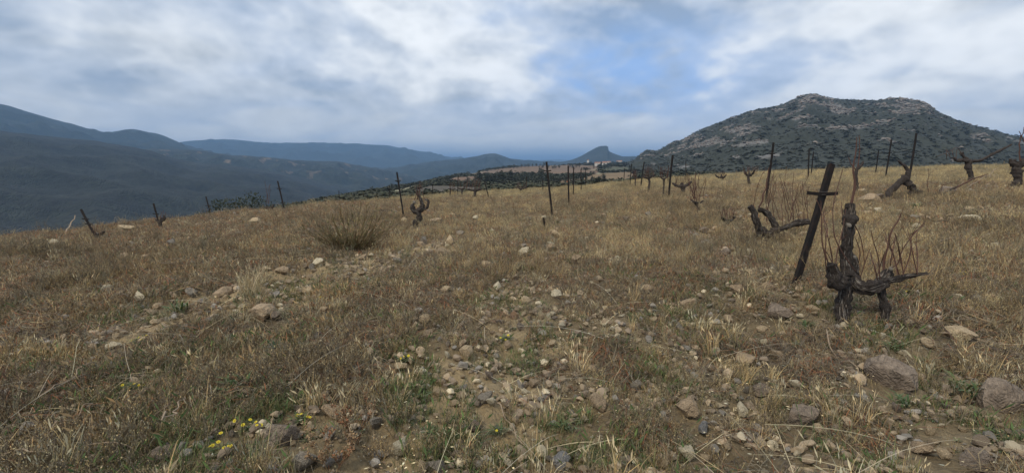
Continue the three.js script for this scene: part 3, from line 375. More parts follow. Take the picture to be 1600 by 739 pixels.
// ---------------------------------------------------------------- rusted steel stakes of the vineyard
const mRust = new THREE.MeshStandardMaterial({ map: noiseTexture(128, (u, v) => { const k = clamp(0.45 + 0.8 * tile(u, v, 8, 4)); return [lerp(0.07, 0.25, k * k), lerp(0.062, 0.165, k * k), lerp(0.060, 0.125, k * k)]; }, true), bumpMap: stoneBump, bumpScale: 0.003, roughness: 0.85, metalness: 0.1 });
const mCap = M.white;
function stake(spec) {
  const { top, bot, w = 0.045, bar, group, label } = spec, axis = top.clone().sub(bot), L0 = axis.length(); axis.normalize();
  const base = bot.clone(); for (let k = 0; k < 400 && base.y > groundH(base.x, base.z) - 0.12; k++) base.addScaledVector(axis, -0.01);
  const foot = base.clone().addScaledVector(axis, 0.12), L = top.distanceTo(base);
  const o = thing('vineyard_stake', label, 'stake', foot, 0, group);
  const sh = new THREE.Shape(), t = w * 0.16; sh.moveTo(-w / 2, -w * 0.35); sh.lineTo(w / 2, -w * 0.35); sh.lineTo(w / 2, -w * 0.35 + t); sh.lineTo(t / 2, -w * 0.35 + t); sh.lineTo(t / 2, w * 0.45); sh.lineTo(-t / 2, w * 0.45); sh.lineTo(-t / 2, -w * 0.35 + t); sh.lineTo(-w / 2, -w * 0.35 + t);
  const g = new THREE.ExtrudeGeometry(sh, { depth: L, steps: 6, bevelEnabled: true, bevelSize: w * 0.03, bevelThickness: w * 0.03, bevelSegments: 1 }); g.rotateX(-Math.PI / 2);
  const pos = g.attributes.position; for (let i = 0; i < pos.count; i++) { const y = pos.getY(i); pos.setX(i, pos.getX(i) + w * 0.10 * Math.sin(y * 2.1 + L * 7)); } g.computeVertexNormals(); g.translate(0, -0.12, 0);
  const q = new THREE.Quaternion().setFromUnitVectors(V3(0, 1, 0), axis); const tw = new THREE.Quaternion().setFromAxisAngle(V3(0, 1, 0), spec.twist ?? 0.2);
  part('shaft', g, mRust, o).quaternion.copy(q).multiply(tw);
  for (const b of !bar ? [] : Array.isArray(bar[0]) ? bar : [bar]) { const [at, half, tilt, off = 0] = b, bg = new THREE.BoxGeometry(half * 2, w * 0.52, w * 0.16, 6, 1, 1); const bp = bg.attributes.position; for (let i = 0; i < bp.count; i++) bp.setY(i, bp.getY(i) - 0.10 * w * Math.cos(bp.getX(i) / half * 2.2)); bg.computeVertexNormals(); const m = part('crossbar', bg, mRust, o); m.position.copy(axis).multiplyScalar(L - 0.12 - at); m.position.z += w * 0.48; m.position.x += off; m.rotation.z = tilt; }
  if (bar) for (let k = 0; k < 2; k++) { const wg = new THREE.TorusGeometry(w * 0.62, 0.0022, 5, 18); wg.rotateX(Math.PI / 2 + 0.25 - 0.5 * k); const m = part('wire', wg, mWire, o); m.position.copy(axis).multiplyScalar(L - 0.12 - (Array.isArray(bar[0]) ? bar[0][0] : bar[0]) + 0.03 - 0.055 * k); }
  return o;
}
const mWire = new THREE.MeshStandardMaterial({ color: rgb(0.16, 0.15, 0.14), roughness: 0.5, metalness: 0.6 });
const far = (px0, py0, px1, py1, d, x) => ({ top: pt(px0, py0, d), bot: pt(px1, py1, d), ...x });
{
  const p1 = hit(1241, 450), d1 = -p1.z * cP + (EYE - p1.y) * sP;
  stake({ top: pt(1299, 256, d1 - 0.15), bot: p1, w: 0.078, twist: 0.35, bar: [0.36, 0.185, -0.02, -0.02], label: 'thick black stake with a crossbar, leaning right beside the nearest vine' });
  const p2 = hit(863, 341), d2 = -p2.z * cP + (EYE - p2.y) * sP;
  stake({ top: pt(854, 253, d2), bot: p2, w: 0.062, bar: [0.29, 0.125, 0.02], label: 'tall thin stake with a short crossbar behind the stub near the centre' });
  const S = (px0, py0, px1, py1, d, label, x = {}) => stake(far(px0, py0, px1, py1, d, { label, w: 0.06, ...x }));
  S(888, 259, 888.5, 315, 20, 'bare straight stake, first one right of the tall central crossbar stake');
  S(896.5, 261, 896, 292, 29, 'bare stake, second one right of the tall central crossbar stake');
  S(908, 264, 908, 284, 37, 'short bare stake, third one right of the tall central crossbar stake');
  S(915, 263, 915, 280, 46, 'tiny stake, fourth one right of the tall central crossbar stake', { w: 0.05 });
  S(976, 263, 975, 282, 45, 'small stake with a notched top left of the pair below the mountain foot');
  S(987, 256, 985, 284, 38, 'dark stake just right of the small notched one below the mountain foot');
  S(1007, 253, 1002, 286, 33, 'slanting stake below the left foot of the rocky mountain', { w: 0.075 });
  S(1051, 243, 1046, 296, 21, 'thick upright stake before the left foot of the rocky mountain', { w: 0.085, bar: [0.72, 0.1, 0.3] });
  S(1044.5, 258, 1044, 284, 36, 'thin stake showing just left of the thick upright one');
  S(1072, 252, 1072, 278, 38, 'thin stake between the thick upright one and the crossbar stake under the slope');
  S(1209, 223, 1199, 300, 17, 'dark stake with a small crossbar behind the second vine', { w: 0.07, bar: [[0.4, 0.11, 0.05], [0.85, 0.03, 0.1]] });
  S(1265, 232, 1264, 264, 33, 'left one of two close stakes before the middle of the rocky mountain', { w: 0.08 });
  S(1272, 237, 1269, 264, 34, 'right one of two close stakes before the middle of the rocky mountain', { w: 0.07 });
  S(1374, 235, 1370, 262, 34, 'short stake left of two taller ones below the right end of the mountain', { w: 0.07 });
  S(1394, 218, 1387, 262, 29, 'medium stake between the short and the tall one under the right end of the mountain', { w: 0.075 });
  S(1433, 208, 1423, 270, 20, 'tall stake behind the arching vine on the right', { w: 0.075 });
  S(620, 269, 628, 324, 18, 'crossbar stake on the brow left of the small upright vine', { w: 0.06, bar: [[0.33, 0.11, 0.04], [0.38, 0.06, -0.1]] });
  S(433, 283, 443, 324, 22, 'crossbar stake beside the dead vine stump on the left brow', { w: 0.06, bar: [0.36, 0.12, -0.1] });
  S(321, 307, 329, 338, 21, 'crossbar stake left of the dark trees on the brow', { w: 0.05, bar: [0.42, 0.14, 0] });
  S(239, 318, 247, 348, 15, 'crossbar stake between two others on the left brow, with vine stubs at its foot', { w: 0.05, bar: [0.34, 0.1, -0.1] });
  S(126, 327, 150, 374, 13, 'strongly tilted stake with two crossbars, farthest left on the brow', { w: 0.055, bar: [[0.3, 0.1, -0.1], [0.46, 0.09, -0.15]] });
  S(608, 289, 608, 312, 36, 'short thin stake left of the crossbar stake on the brow', { w: 0.05 });
  S(529, 298, 530, 316, 38, 'faint thin stake alone on the brow above the olive shrub', { w: 0.05 });
  S(676, 288, 676, 304, 40, 'short thin stake right of the crossbar stake on the brow', { w: 0.06 });
  S(715.5, 274, 715, 303, 33, 'straight stake left of the forked vine on the brow', { w: 0.055 });
  S(757, 283, 764, 310, 28, 'stake tilted left right beside the forked vine on the brow', { w: 0.055 });
  S(703.5, 294, 703, 306, 33, 'stub of a stake left of the straight one near the forked vine', { w: 0.07 });
  S(822.5, 276, 822, 298, 38, 'thin stake before the dark belt of trees left of the centre', { w: 0.05 });
  S(848, 282, 848, 298, 40, 'short stake before the dark belt, directly left of the central crossbar stake', { w: 0.06 });
  // the stub with a pale stone laid on it
  const p3 = hit(850.5, 363), d3 = -p3.z * cP + (EYE - p3.y) * sP; stake({ top: pt(850, 340, d3), bot: p3, w: 0.065, label: 'short thick stub of a stake carrying a pale stone, before the central stake' });
  const c = shade(new THREE.Mesh(rocks[2], M.white)); c.name = numbered('stone'); c.scale.set(0.14, 0.11, 0.12); c.position.copy(pt(850, 340.5, d3)); scene.add(c); tag(c, 'pale stone balanced on the top of the short stub near the centre', 'stone');
}
// ---------------------------------------------------------------- old vines
const mVine = new THREE.MeshStandardMaterial({ map: barkTone, bumpMap: barkBump, bumpScale: 0.012, roughness: 1 });
const mCane = new THREE.MeshStandardMaterial({ map: noiseTexture(64, (u, v) => { const k = clamp(0.5 + tile(u, v, 8, 3)); return [lerp(0.25, 0.40, k), lerp(0.175, 0.265, k), lerp(0.145, 0.21, k)]; }, true), roughness: 0.8 });
const mPaleCane = new THREE.MeshStandardMaterial({ color: rgb(0.33, 0.245, 0.165), roughness: 0.85 });
const mCut = new THREE.MeshStandardMaterial({ color: rgb(0.17, 0.15, 0.125), roughness: 1 });
function wobble(pts, R, amt) { const out = []; for (let k = 0; k < pts.length - 1; k++) { out.push(pts[k]); const L = pts[k].distanceTo(pts[k + 1]), m = Math.max(1, Math.round(L / 0.16)); for (let j = 1; j < m; j++) out.push(pts[k].clone().lerp(pts[k + 1], j / m).add(V3((R() - 0.5) * amt, (R() - 0.5) * amt * 0.5, (R() - 0.5) * amt))); } out.push(pts[pts.length - 1]); return out; }
function vine(label, base, depth, spec, seed, group) {
  const o = thing('grapevine', label, 'grapevine', base, 0, group), R = rng(seed), bark = new Strips(), loc = ([x, y, dz = 0]) => pt(x, y, depth + dz).sub(base), px = depth / FOCAL;
  spec.limbs.forEach((l, k) => { const pts = l.p.map(loc); if (!k) { const q = pts[0], gy = groundH(base.x + q.x, base.z + q.z) - base.y - 0.06; if (q.y > gy + 0.05) { pts.unshift(V3(q.x, gy, q.z)); l.r = [l.r[0], ...l.r]; } } const g = [tubeLimb(pts, l.r.map((v) => v * px * (depth < 13 ? 0.57 : 0.66)), depth < 13 ? 22 : 10, Math.max(12, l.p.length * (depth < 13 ? 16 : 6)), depth < 13 ? 0.5 : 0.4, seed + k, l.knob ?? 0.35)]; part(l.n ?? (k ? 'arm' : 'trunk'), mergeGeometries(g), mVine, o);
    if (depth < 13) {                         // peeling strips of bark and short spurs
      const cu = new THREE.CatmullRomCurve3(pts, false, 'centripetal'), L = cu.getLength(), N = Math.round(L * 420 * (l.r[0] * px / 0.08 + 0.3));
      for (let j = 0; j < N; j++) { const u = 0.02 + 0.94 * R(), c = cu.getPointAt(u), t = cu.getTangentAt(u), f = u * (l.r.length - 1), i = Math.min(Math.floor(f), l.r.length - 2), rad = lerp(l.r[i], l.r[i + 1], f - i) * px * 0.57, q = V3(R() - 0.5, R() - 0.5, R() - 0.5); q.addScaledVector(t, -q.dot(t)).normalize(); const len = 0.03 + 0.07 * R(), a = q.clone().multiplyScalar(rad * (1.0 + 0.12 * R())), sd = t.clone().cross(q).addScaledVector(t, (R() - 0.5) * 0.5), lift = 0.004 + 0.012 * R() * R();
        bark.blade([c.clone().add(a).addScaledVector(t, -len / 2).addScaledVector(q, lift * R()), c.clone().add(a), c.clone().add(a).addScaledVector(t, len / 2).addScaledVector(q, lift)], [0.002, 0.004 + 0.005 * R(), 0.0015], tint([[0.10, 0.08, 0.065], [0.17, 0.145, 0.12], [0.05, 0.04, 0.033], [0.24, 0.215, 0.185]][Math.floor(R() * 4)], R, 0.3), sd); }
    } });
  if (bark.p.length) part('bark', bark.build(), mPlant, o);
  for (const [x, y, r, dz = 0] of spec.knobs ?? []) { const g = rockGeometry(seed + x, 2, 0.95, 6); g.translate(0, -0.45, 0); g.scale(r * 1.2 * px, r * 1.2 * px, r * 1.2 * px); const m = part('burl', g, mVine, o); m.position.copy(loc([x, y, dz])); m.rotation.set(R() * 3, R() * 3, R() * 3); }
  for (const [x, y, r, dz = 0] of spec.cuts ?? []) { const g = new THREE.SphereGeometry(r * px * 0.75, 9, 6); const m = part('pruning_cut', g, mCut, o); m.scale.set(1, 1.25, 0.6); m.position.copy(loc([x, y, dz])); m.rotation.set(R() - 0.5, R() - 0.5, R()); }
  for (const cn of spec.canes ?? []) { const pts = wobble(cn.p.map(loc), R, 0.035), L = pts.length; const g = [tubeLimb(pts, cn.r ? cn.r.map((v) => v * px * 0.6) : [0.0046, 0.0040, 0.0026].map((v) => v * clamp(depth / 8, 1, 2)), 6, Math.max(10, L * 3), 0.2, seed + L, 0.35)];
    if (cn.side !== 0) for (let k = 2; k < L - 1; k += 2) { const d = V3(R() - 0.5, 0.3 + R() * 0.7, R() - 0.5).normalize().multiplyScalar(0.05 + 0.12 * R()); g.push(tubeLimb([pts[k], pts[k].clone().addScaledVector(d, 0.5), pts[k].clone().add(d)], [0.003, 0.0025, 0.0015], 4, 4, 0.1, k)); }
    part('cane', mergeGeometries(g), cn.m ?? mCane, o); }
  return o;
}
function baseAt(px, py) { const p = hit(px, py); return [p, -p.z * cP + (EYE - p.y) * sP]; }
function bowed(R, n, cx, y0, spread, up, dark) { const out = []; for (let k = 0; k < n; k++) { const x = cx + (R() - 0.5) * spread, l = (R() - 0.5) * up * 0.8, z = (R() - 0.5) * 0.4; out.push({ p: [[x, y0 + (R() - 0.5) * 5, z], [x + l * 0.35, y0 - up * 0.4, z + (R() - 0.5) * 0.2], [x + l * 0.8, y0 - up * (0.75 + 0.35 * R()), z + (R() - 0.5) * 0.4]] }); } return out; }
{
  const RV = rng(41);
  let [b, d] = baseAt(1320, 507);
  vine('nearest old vine on the right, its tall knobbly arm standing straight up', b, d, {
    limbs: [
      { p: [[1319, 515], [1317, 480, 0.02], [1322, 452], [1326, 428], [1327, 415]], r: [14, 13, 13, 16, 13], knob: 0.3 },
      { p: [[1326, 430], [1323, 400], [1326, 365, -0.03], [1329, 335], [1331, 318]], r: [14, 10.5, 10.5, 12, 8], knob: 0.5 },
      { p: [[1322, 440, -0.02], [1308, 440, -0.08], [1303, 425, -0.1], [1299, 413, -0.12]], r: [14, 16, 12, 9], knob: 0.5 },
      { p: [[1329, 432], [1345, 448, -0.06], [1362, 450, -0.1], [1380, 440, -0.08], [1390, 424, -0.05]], r: [14, 13, 14, 14, 9], knob: 0.5 },
      { p: [[1381, 508, -0.05], [1384, 480, -0.07], [1379, 460, -0.08], [1376, 446, -0.08]], r: [9.5, 9, 7, 9], knob: 0.4, n: 'trunk' },
      { p: [[1334, 430], [1337, 412, 0.05], [1333, 398, 0.08]], r: [11, 8, 6] }, { p: [[1378, 440, -0.1], [1398, 437, -0.12], [1418, 432, -0.15], [1450, 427, -0.2]], r: [10, 6, 4.5, 2.5] },
    ],
    knobs: [[1309, 440, 13, -0.1], [1298, 413, 9, -0.1], [1372, 446, 13, -0.1], [1328, 322, 9], [1329, 362, 9, -0.04]], cuts: [[1328, 352, 4, -0.09], [1337, 402, 4, -0.06], [1393, 420, 3.5, -0.12]],
    canes: [{ p: [[1331, 318], [1337, 290], [1334, 262], [1338, 240], [1340, 214]] , r: [2.8, 1.7, 0.9] }, { p: [[1302, 412], [1295, 398], [1289, 390]] }, { p: [[1338, 424, -0.15], [1322, 402, -0.2], [1306, 372, -0.2], [1303, 320, -0.15], [1312, 285, -0.1], [1318, 264, -0.1]] }, { p: [[1382, 428], [1388, 388], [1394, 362], [1406, 342], [1409, 334]], r: [2.6, 2, 1.4] }, { p: [[1386, 422], [1404, 412], [1424, 372], [1447, 346]] }, { p: [[1412, 430, -0.2], [1424, 395, -0.2], [1427, 366, -0.2], [1445, 352, -0.2]] }, { p: [[1330, 340, 0.05], [1346, 372, 0.05], [1352, 410, 0.05]] }, { p: [[1376, 436, -0.2], [1373, 400, -0.25], [1362, 360, -0.3]] }, { p: [[1340, 420, 0.1], [1345, 395, 0.1], [1338, 372, 0.1]] }, { p: [[1300, 420], [1286, 380], [1284, 330], [1276, 310]], r: [1.8, 1.4, 0.9] }, ...bowed(RV, 7, 1410, 428, 70, 75), ...bowed(RV, 5, 1312, 420, 40, 110), ...bowed(RV, 4, 1370, 440, 60, 60)],
  }, 51);
  [b, d] = baseAt(1200, 382);
  vine('low twisted second vine, arms reaching toward the thick leaning stake', b, d, {
    limbs: [{ p: [[1222, 398], [1205, 380, 0.05], [1192, 362], [1188, 358]], r: [13, 13, 11, 9] }, { p: [[1191, 365], [1182, 345, -0.1], [1178, 330, -0.12], [1172, 322, -0.12]], r: [9, 7, 6.5, 5.5] }, { p: [[1196, 368], [1214, 360], [1208, 345], [1198, 332], [1186, 326]], r: [10, 8, 6.5, 6, 4] }, { p: [[1206, 362], [1226, 356, -0.1], [1242, 350, -0.15], [1252, 347, -0.15], [1266, 347, -0.2]], r: [9, 5, 6, 8, 6] }, { p: [[1238, 394, -0.1], [1222, 376, -0.05], [1208, 366]], r: [8, 8, 9], n: 'trunk' }],
    knobs: [[1190, 362, 11], [1246, 347, 8, -0.15], [1174, 324, 6, -0.1]],
    canes: [{ p: [[1178, 322], [1182, 300], [1192, 272], [1198, 262]] }, { p: [[1198, 330], [1204, 300], [1210, 268]] }, { p: [[1186, 324], [1198, 294], [1202, 262]], r: [2, 1.5, 1] }, { p: [[1224, 352], [1222, 322], [1226, 294], [1230, 260]] }, { p: [[1240, 346], [1240, 318], [1252, 300], [1266, 268]] }, { p: [[1226, 350], [1219, 316], [1214, 294]], m: mPaleCane }, { p: [[1252, 344], [1244, 312], [1250, 285]] }, { p: [[1214, 354], [1208, 320], [1213, 290], [1206, 270]] }, ...bowed(RV, 8, 1210, 345, 70, 75), ...bowed(RV, 6, 1250, 345, 40, 60)],
  }, 61);
  [b, d] = baseAt(652, 359);
  vine('small upright vine on the left of the centre, its head raised like a fist', b, d, {
    limbs: [{ p: [[651, 362], [649, 350], [655, 338], [652, 330]], r: [4.5, 5.5, 6.5, 6] }, { p: [[652, 332], [645, 328], [644, 322], [646, 318]], r: [5, 5, 4.5, 3] }, { p: [[654, 331], [660, 322], [658, 314], [654, 306], [650, 300]], r: [6, 5, 3.2, 2.5, 2] }, { p: [[657, 325], [664, 326], [668, 322], [668, 313], [664, 312]], r: [4, 2.6, 2.6, 2.5, 1.4] }, { p: [[664, 358, -0.1], [662, 350, -0.1]], r: [4, 3], n: 'dead_stub' }],
    knobs: [[654, 328, 6.5], [646, 324, 5]], cuts: [[647, 316, 3, -0.05]], canes: [...bowed(RV, 7, 655, 312, 16, 26)],
  }, 71);
  const bush = (label, px, py, w, h, seed, o = {}) => { const R = rng(seed), [b, d0] = o.d ? [null, o.d] : baseAt(px, py), dd = d0, bb = b ?? (() => { const q = pt(px, py, dd); return gp(q.x, q.z); })();
    const L = [{ p: [[px, py + 4], [px + (R() - 0.5) * w * 0.2, py - h * 0.35], [px + (o.lean ?? 0) + (R() - 0.5) * w * 0.2, py - h * 0.6]], r: [w * 0.13, w * 0.11, w * 0.15] }];
    const n = o.arms ?? 3; for (let k = 0; k < n; k++) { const s = (n === 1 ? 1 : lerp(-1, 1, k / (n - 1))) * (0.55 + 0.6 * R()), tx = px + (o.lean ?? 0) + s * w * 0.5; L.push({ p: [[px + (o.lean ?? 0), py - h * 0.55], [lerp(px, tx, 0.5), py - h * (0.55 + 0.1 * R()), (R() - 0.5) * 0.2], [tx, py - h * (0.65 + 0.35 * R()), (R() - 0.5) * 0.3]], r: [w * 0.11, w * 0.09, w * 0.06], knob: 0.5 }); }
    return vine(label, bb, dd, { limbs: L, knobs: [[px + (o.lean ?? 0), py - h * 0.58, w * 0.15]], canes: bowed(R, (o.canes ?? 5) + 8, px, py - h * 0.7, w * 1.0, o.up ?? h * 0.8) }, seed, o.group); };
  bush('dark gnarled stump of a vine low in the grass, right of the thick upright stake', 1090, 336, 22, 34, 81, { arms: 2, lean: -2, up: 40, canes: 5 });
  bush('black two-headed vine in the grass just right of the thick upright stake', 1066, 305, 34, 24, 82, { arms: 3, canes: 3, up: 14 });
  bush('low grey vine stump half hidden in grass, left of the second vine', 1136, 358, 26, 24, 83, { arms: 2, canes: 4, up: 18, lean: 4 });
  bush('forked vine on the brow left of the central crossbar stake', 742, 310, 22, 22, 84, { arms: 3, canes: 8, up: 16 });
  bush('little reddish vine left of the forked one on the brow', 722, 302, 16, 12, 85, { arms: 2, canes: 5, up: 12, d: 33 });
  bush('faint little vine just left of the reddish one on the brow', 706, 303, 12, 12, 86, { arms: 2, canes: 4, up: 10, d: 36 });
  bush('low spreading vine in front of the dark belt left of the central stake', 815, 302, 16, 12, 87, { arms: 3, canes: 3, up: 10, d: 36 });
  bush('small dark vine behind the thick upright stake, on its left', 1037, 294, 14, 26, 88, { arms: 2, canes: 4, up: 16, d: 22 });
  bush('tangled vine beside the slanting stake below the mountain foot', 1014, 290, 18, 20, 89, { arms: 3, canes: 8, up: 18, d: 29 });
  bush('vine with many thin canes left of the crossbar stake behind the second vine', 1172, 285, 22, 20, 90, { arms: 3, canes: 6, up: 12, d: 26 });
  bush('faint bushy vine in the grass between the thick upright stake and the second vine', 1128, 284, 18, 12, 91, { arms: 3, canes: 4, up: 8, d: 34 });
  bush('small pale vine left of the slanting stake below the mountain foot', 993, 284, 12, 10, 95, { arms: 3, canes: 5, up: 12, d: 35 });
  { const q = pt(1343, 275, 18), bb = gp(q.x, q.z); vine('distant vine, its single long cane rising above the nearest vine', bb, 18, { limbs: [{ p: [[1340, 288], [1338, 272], [1341, 262]], r: [3, 3.4, 3.5] }, { p: [[1341, 264], [1347, 258], [1350, 252]], r: [3, 3, 1.5] }], canes: [{ p: [[1341, 262], [1344, 240], [1343, 212]], r: [1.4, 1, 0.7] }, { p: [[1338, 266], [1330, 255], [1326, 245]], r: [1.2, 0.9, 0.5] }] }, 92); }
  [b, d] = baseAt(1388, 313);
  vine('arching vine on the right, bent like a leg, one arm trailing low', b, d, {
    limbs: [{ p: [[1387, 318], [1392, 300], [1404, 288], [1416, 278]], r: [7, 6.5, 6, 6.5] }, { p: [[1417, 281], [1420, 270], [1417, 262], [1408, 254], [1405, 251]], r: [6, 5, 3.4, 2.5, 2] }, { p: [[1415, 282], [1424, 290], [1428, 300], [1421, 303]], r: [6.5, 7, 6, 4] }, { p: [[1428, 297], [1444, 301], [1470, 304], [1484, 299], [1492, 294], [1502, 290]], r: [4, 3, 2.6, 2.6, 2.2, 1.4] }],
    knobs: [[1417, 279, 8], [1424, 292, 9]], canes: [{ p: [[1492, 295], [1520, 280], [1545, 272]], r: [1.8, 1.4, 0.8] }, { p: [[1452, 302], [1450, 288], [1452, 264]] }, { p: [[1470, 303], [1474, 290], [1500, 282]] }],
  }, 93);
  { const [bb, dq] = baseAt(1518, 287); vine('flat-topped vine on the right skyline with a long dead pole leaning out', bb, dq, {
    limbs: [{ p: [[1518, 288], [1518, 272], [1514, 258], [1518, 251]], r: [5, 4.8, 5, 5] }, { p: [[1517, 254], [1506, 250], [1496, 251], [1492, 246]], r: [4.5, 4, 3.2, 2] }, { p: [[1518, 252], [1506, 244], [1503, 238]], r: [4, 2.5, 3] }, { p: [[1518, 252], [1534, 250], [1552, 241]], r: [3.2, 2.6, 2.4] }, { p: [[1550, 242], [1566, 234], [1582, 226]], r: [2.6, 2.4, 1.8], n: 'dead_pole' }],
    knobs: [[1503, 241, 4], [1517, 254, 5.5]], canes: [{ p: [[1490, 248], [1478, 240], [1466, 244]] }, { p: [[1504, 240], [1496, 230], [1482, 238]] }, ...bowed(RV, 5, 1500, 246, 40, 14)],
  }, 94); }
  { const [bb, dq] = baseAt(1586, 294); vine('dark vine cut off by the right edge of the photo, thin bare twigs above it', bb, dq, {
    limbs: [{ p: [[1584, 296], [1592, 280], [1590, 262], [1594, 256]], r: [6, 7, 8, 8] }, { p: [[1592, 260], [1582, 254], [1580, 248]], r: [7, 5, 3] }, { p: [[1592, 258], [1606, 250], [1616, 240]], r: [7, 6, 4] }], knobs: [[1586, 252, 6], [1594, 258, 8]],
    canes: [{ p: [[1596, 252], [1594, 226], [1602, 198]], r: [1.6, 1.2, 0.7] }, { p: [[1606, 248], [1604, 225], [1594, 205]], r: [1.5, 1.1, 0.7] }, { p: [[1612, 244], [1614, 220], [1606, 190]], r: [1.5, 1.1, 0.7] }],
  }, 96); }
  { const q = pt(421, 322, 21), bb = gp(q.x, q.z); vine('dead grey vine stump with a slanting head on the left brow', bb, 21, { limbs: [{ p: [[426, 342], [425, 331], [420, 325]], r: [3, 3, 4] }, { p: [[421, 326], [416, 324], [413, 323]], r: [4, 3.4, 1.8] }, { p: [[423, 326], [426, 321], [426.5, 319]], r: [3.5, 2.5, 1.5] }], canes: [...bowed(RV, 3, 418, 318, 10, 38)] }, 97); }
  { const q = pt(150, 372, 13), bb = gp(q.x, q.z); vine('low dark vine crouching at the foot of the strongly tilted stake', bb, 13, { limbs: [{ p: [[152, 378], [150, 370], [146, 365]], r: [4, 4.5, 3.5] }, { p: [[150, 371], [140, 372], [138, 376]], r: [4, 3, 2] }, { p: [[151, 369], [158, 364], [162, 362]], r: [4, 3, 2] }], canes: [...bowed(RV, 4, 150, 366, 16, 18)] }, 98); }
  { const q = pt(250, 347, 15), bb = gp(q.x, q.z); vine('pair of black vine stubs at the foot of a crossbar stake on the left brow', bb, 15, { limbs: [{ p: [[249, 352], [250, 345], [252, 340]], r: [3, 3, 2.2] }, { p: [[250, 347], [256, 342], [256, 337]], r: [3, 2.2, 1.6] }, { p: [[250, 347], [244, 344], [242, 343]], r: [3, 2.2, 1.4] }], canes: [...bowed(RV, 3, 252, 342, 8, 12)] }, 99); }
  { const [b2, d2] = baseAt(600, 331); vine('fallen dark vine lying flat in the grass left of the small upright vine', b2, d2, { limbs: [{ p: [[590, 332], [598, 330], [606, 331], [612, 329]], r: [2.5, 3.5, 3, 1.5] }], knobs: [[596, 329, 3]], canes: [] }, 100); }
}
// prunings and poles lying about
{
  const R = rng(222);
  const lie = (label, a, b, r, lift, mat, name = 'dead_cane') => { const A = hit(...a), B = hit(...b), n = 9, pts = []; for (let k = 0; k < n; k++) { const p = A.clone().lerp(B, k / (n - 1)); const wv = name === 'dead_pole' ? 0.015 : 0.05; p.x += (R() - 0.5) * wv; p.z += (R() - 0.5) * wv; p.y = groundH(p.x, p.z) + lerp(lift[0], lift[1], k / (n - 1)) + wv * 0.5 * Math.sin(k * 1.3); pts.push(p); } const base = pts[0].clone(), g = tubeLimb(pts.map((p) => p.clone().sub(base)), [r, r * 0.85, r * 0.5], 7, 36, 0.2, r * 900 + a[0], 0.3); const m = shade(new THREE.Mesh(g, mat)); m.name = numbered(name); m.position.copy(base); scene.add(m); return tag(m, label, 'cane'); };
  lie('long grey cane lying across the grass at the right edge, right of the nearest vine', [1440, 392], [1598, 366], 0.012, [0.08, 0.12], mPaleCane);
  lie('pale forked cane over the ground behind the nearest vine, upper one', [1408, 335], [1462, 372], 0.010, [0.12, 0.05], mPaleCane);
  lie('straight pale pole lying slanted in the grass below the flat-topped vine', [1478, 315], [1560, 274], 0.016, [0.05, 0.4], mPaleCane, 'dead_pole');
  lie('thin pale stick leaning in the grass left of the straight pale pole', [1455, 318], [1506, 292], 0.012, [0.03, 0.25], mPaleCane);
  lie('reddish cane lying from the nearest vine toward the lower right edge', [1455, 500], [1590, 640], 0.006, [0.06, 0.04], mCane);
  lie('long grey straw-like stick running down the bottom right of the photo', [1290, 530], [1345, 600], 0.005, [0.08, 0.05], mPaleCane);
  lie('pale stick lying just above the right boulder at the right edge', [1470, 528], [1598, 548], 0.006, [0.05, 0.05], mPaleCane);
  lie('leaning grey stick on the brow left of the strongly tilted stake', [100, 370], [120, 362], 0.02, [0.02, 0.55], mPaleCane, 'dead_pole');
  lie('long pale bent stalk lying over the dark weeds in the lower left corner', [60, 655], [165, 583], 0.004, [0.16, 0.10], mPaleCane, 'dry_stalk');
  lie('straight pale stalk along the bottom left edge of the photo', [4, 736], [230, 728], 0.004, [0.10, 0.08], mPaleCane, 'dry_stalk');
  lie('pale stalk slanting up out of the weeds near the bottom left', [80, 704], [160, 650], 0.004, [0.10, 0.12], mPaleCane, 'dry_stalk');
  lie('upright bent white stalk near the bottom left, right of the green leafy weed', [262, 738], [290, 640], 0.004, [0.30, 0.12], mPaleCane, 'dry_stalk');
  lie('pale thin stalk lying right of the bottom centre', [778, 640], [838, 735], 0.0035, [0.06, 0.05], mPaleCane, 'dry_stalk');
  const brush = thing('brush_pile', 'dark scattered pile of vine prunings among stones at the right edge', 'brush pile', hit(1560, 352));
  for (let j = 0; j < 60; j++) { const a = R() * 6.283, c = V3((R() - 0.5) * 2.6, 0, (R() - 0.5) * 1.6), L = 0.25 + 0.45 * R(), p = []; for (let k = 0; k < 4; k++) { const q = V3(c.x + Math.cos(a) * L * (k / 3 - 0.5) + (R() - 0.5) * 0.05, 0, c.z + Math.sin(a) * L * (k / 3 - 0.5) + (R() - 0.5) * 0.05); q.y = groundH(brush.position.x + q.x, brush.position.z + q.z) - brush.position.y + 0.02 + 0.14 * R(); p.push(q); } part('twig', tubeLimb(p, [0.009, 0.007, 0.004], 5, 6, 0.2, j), R() < 0.7 ? mVine : mCane, brush); }
}
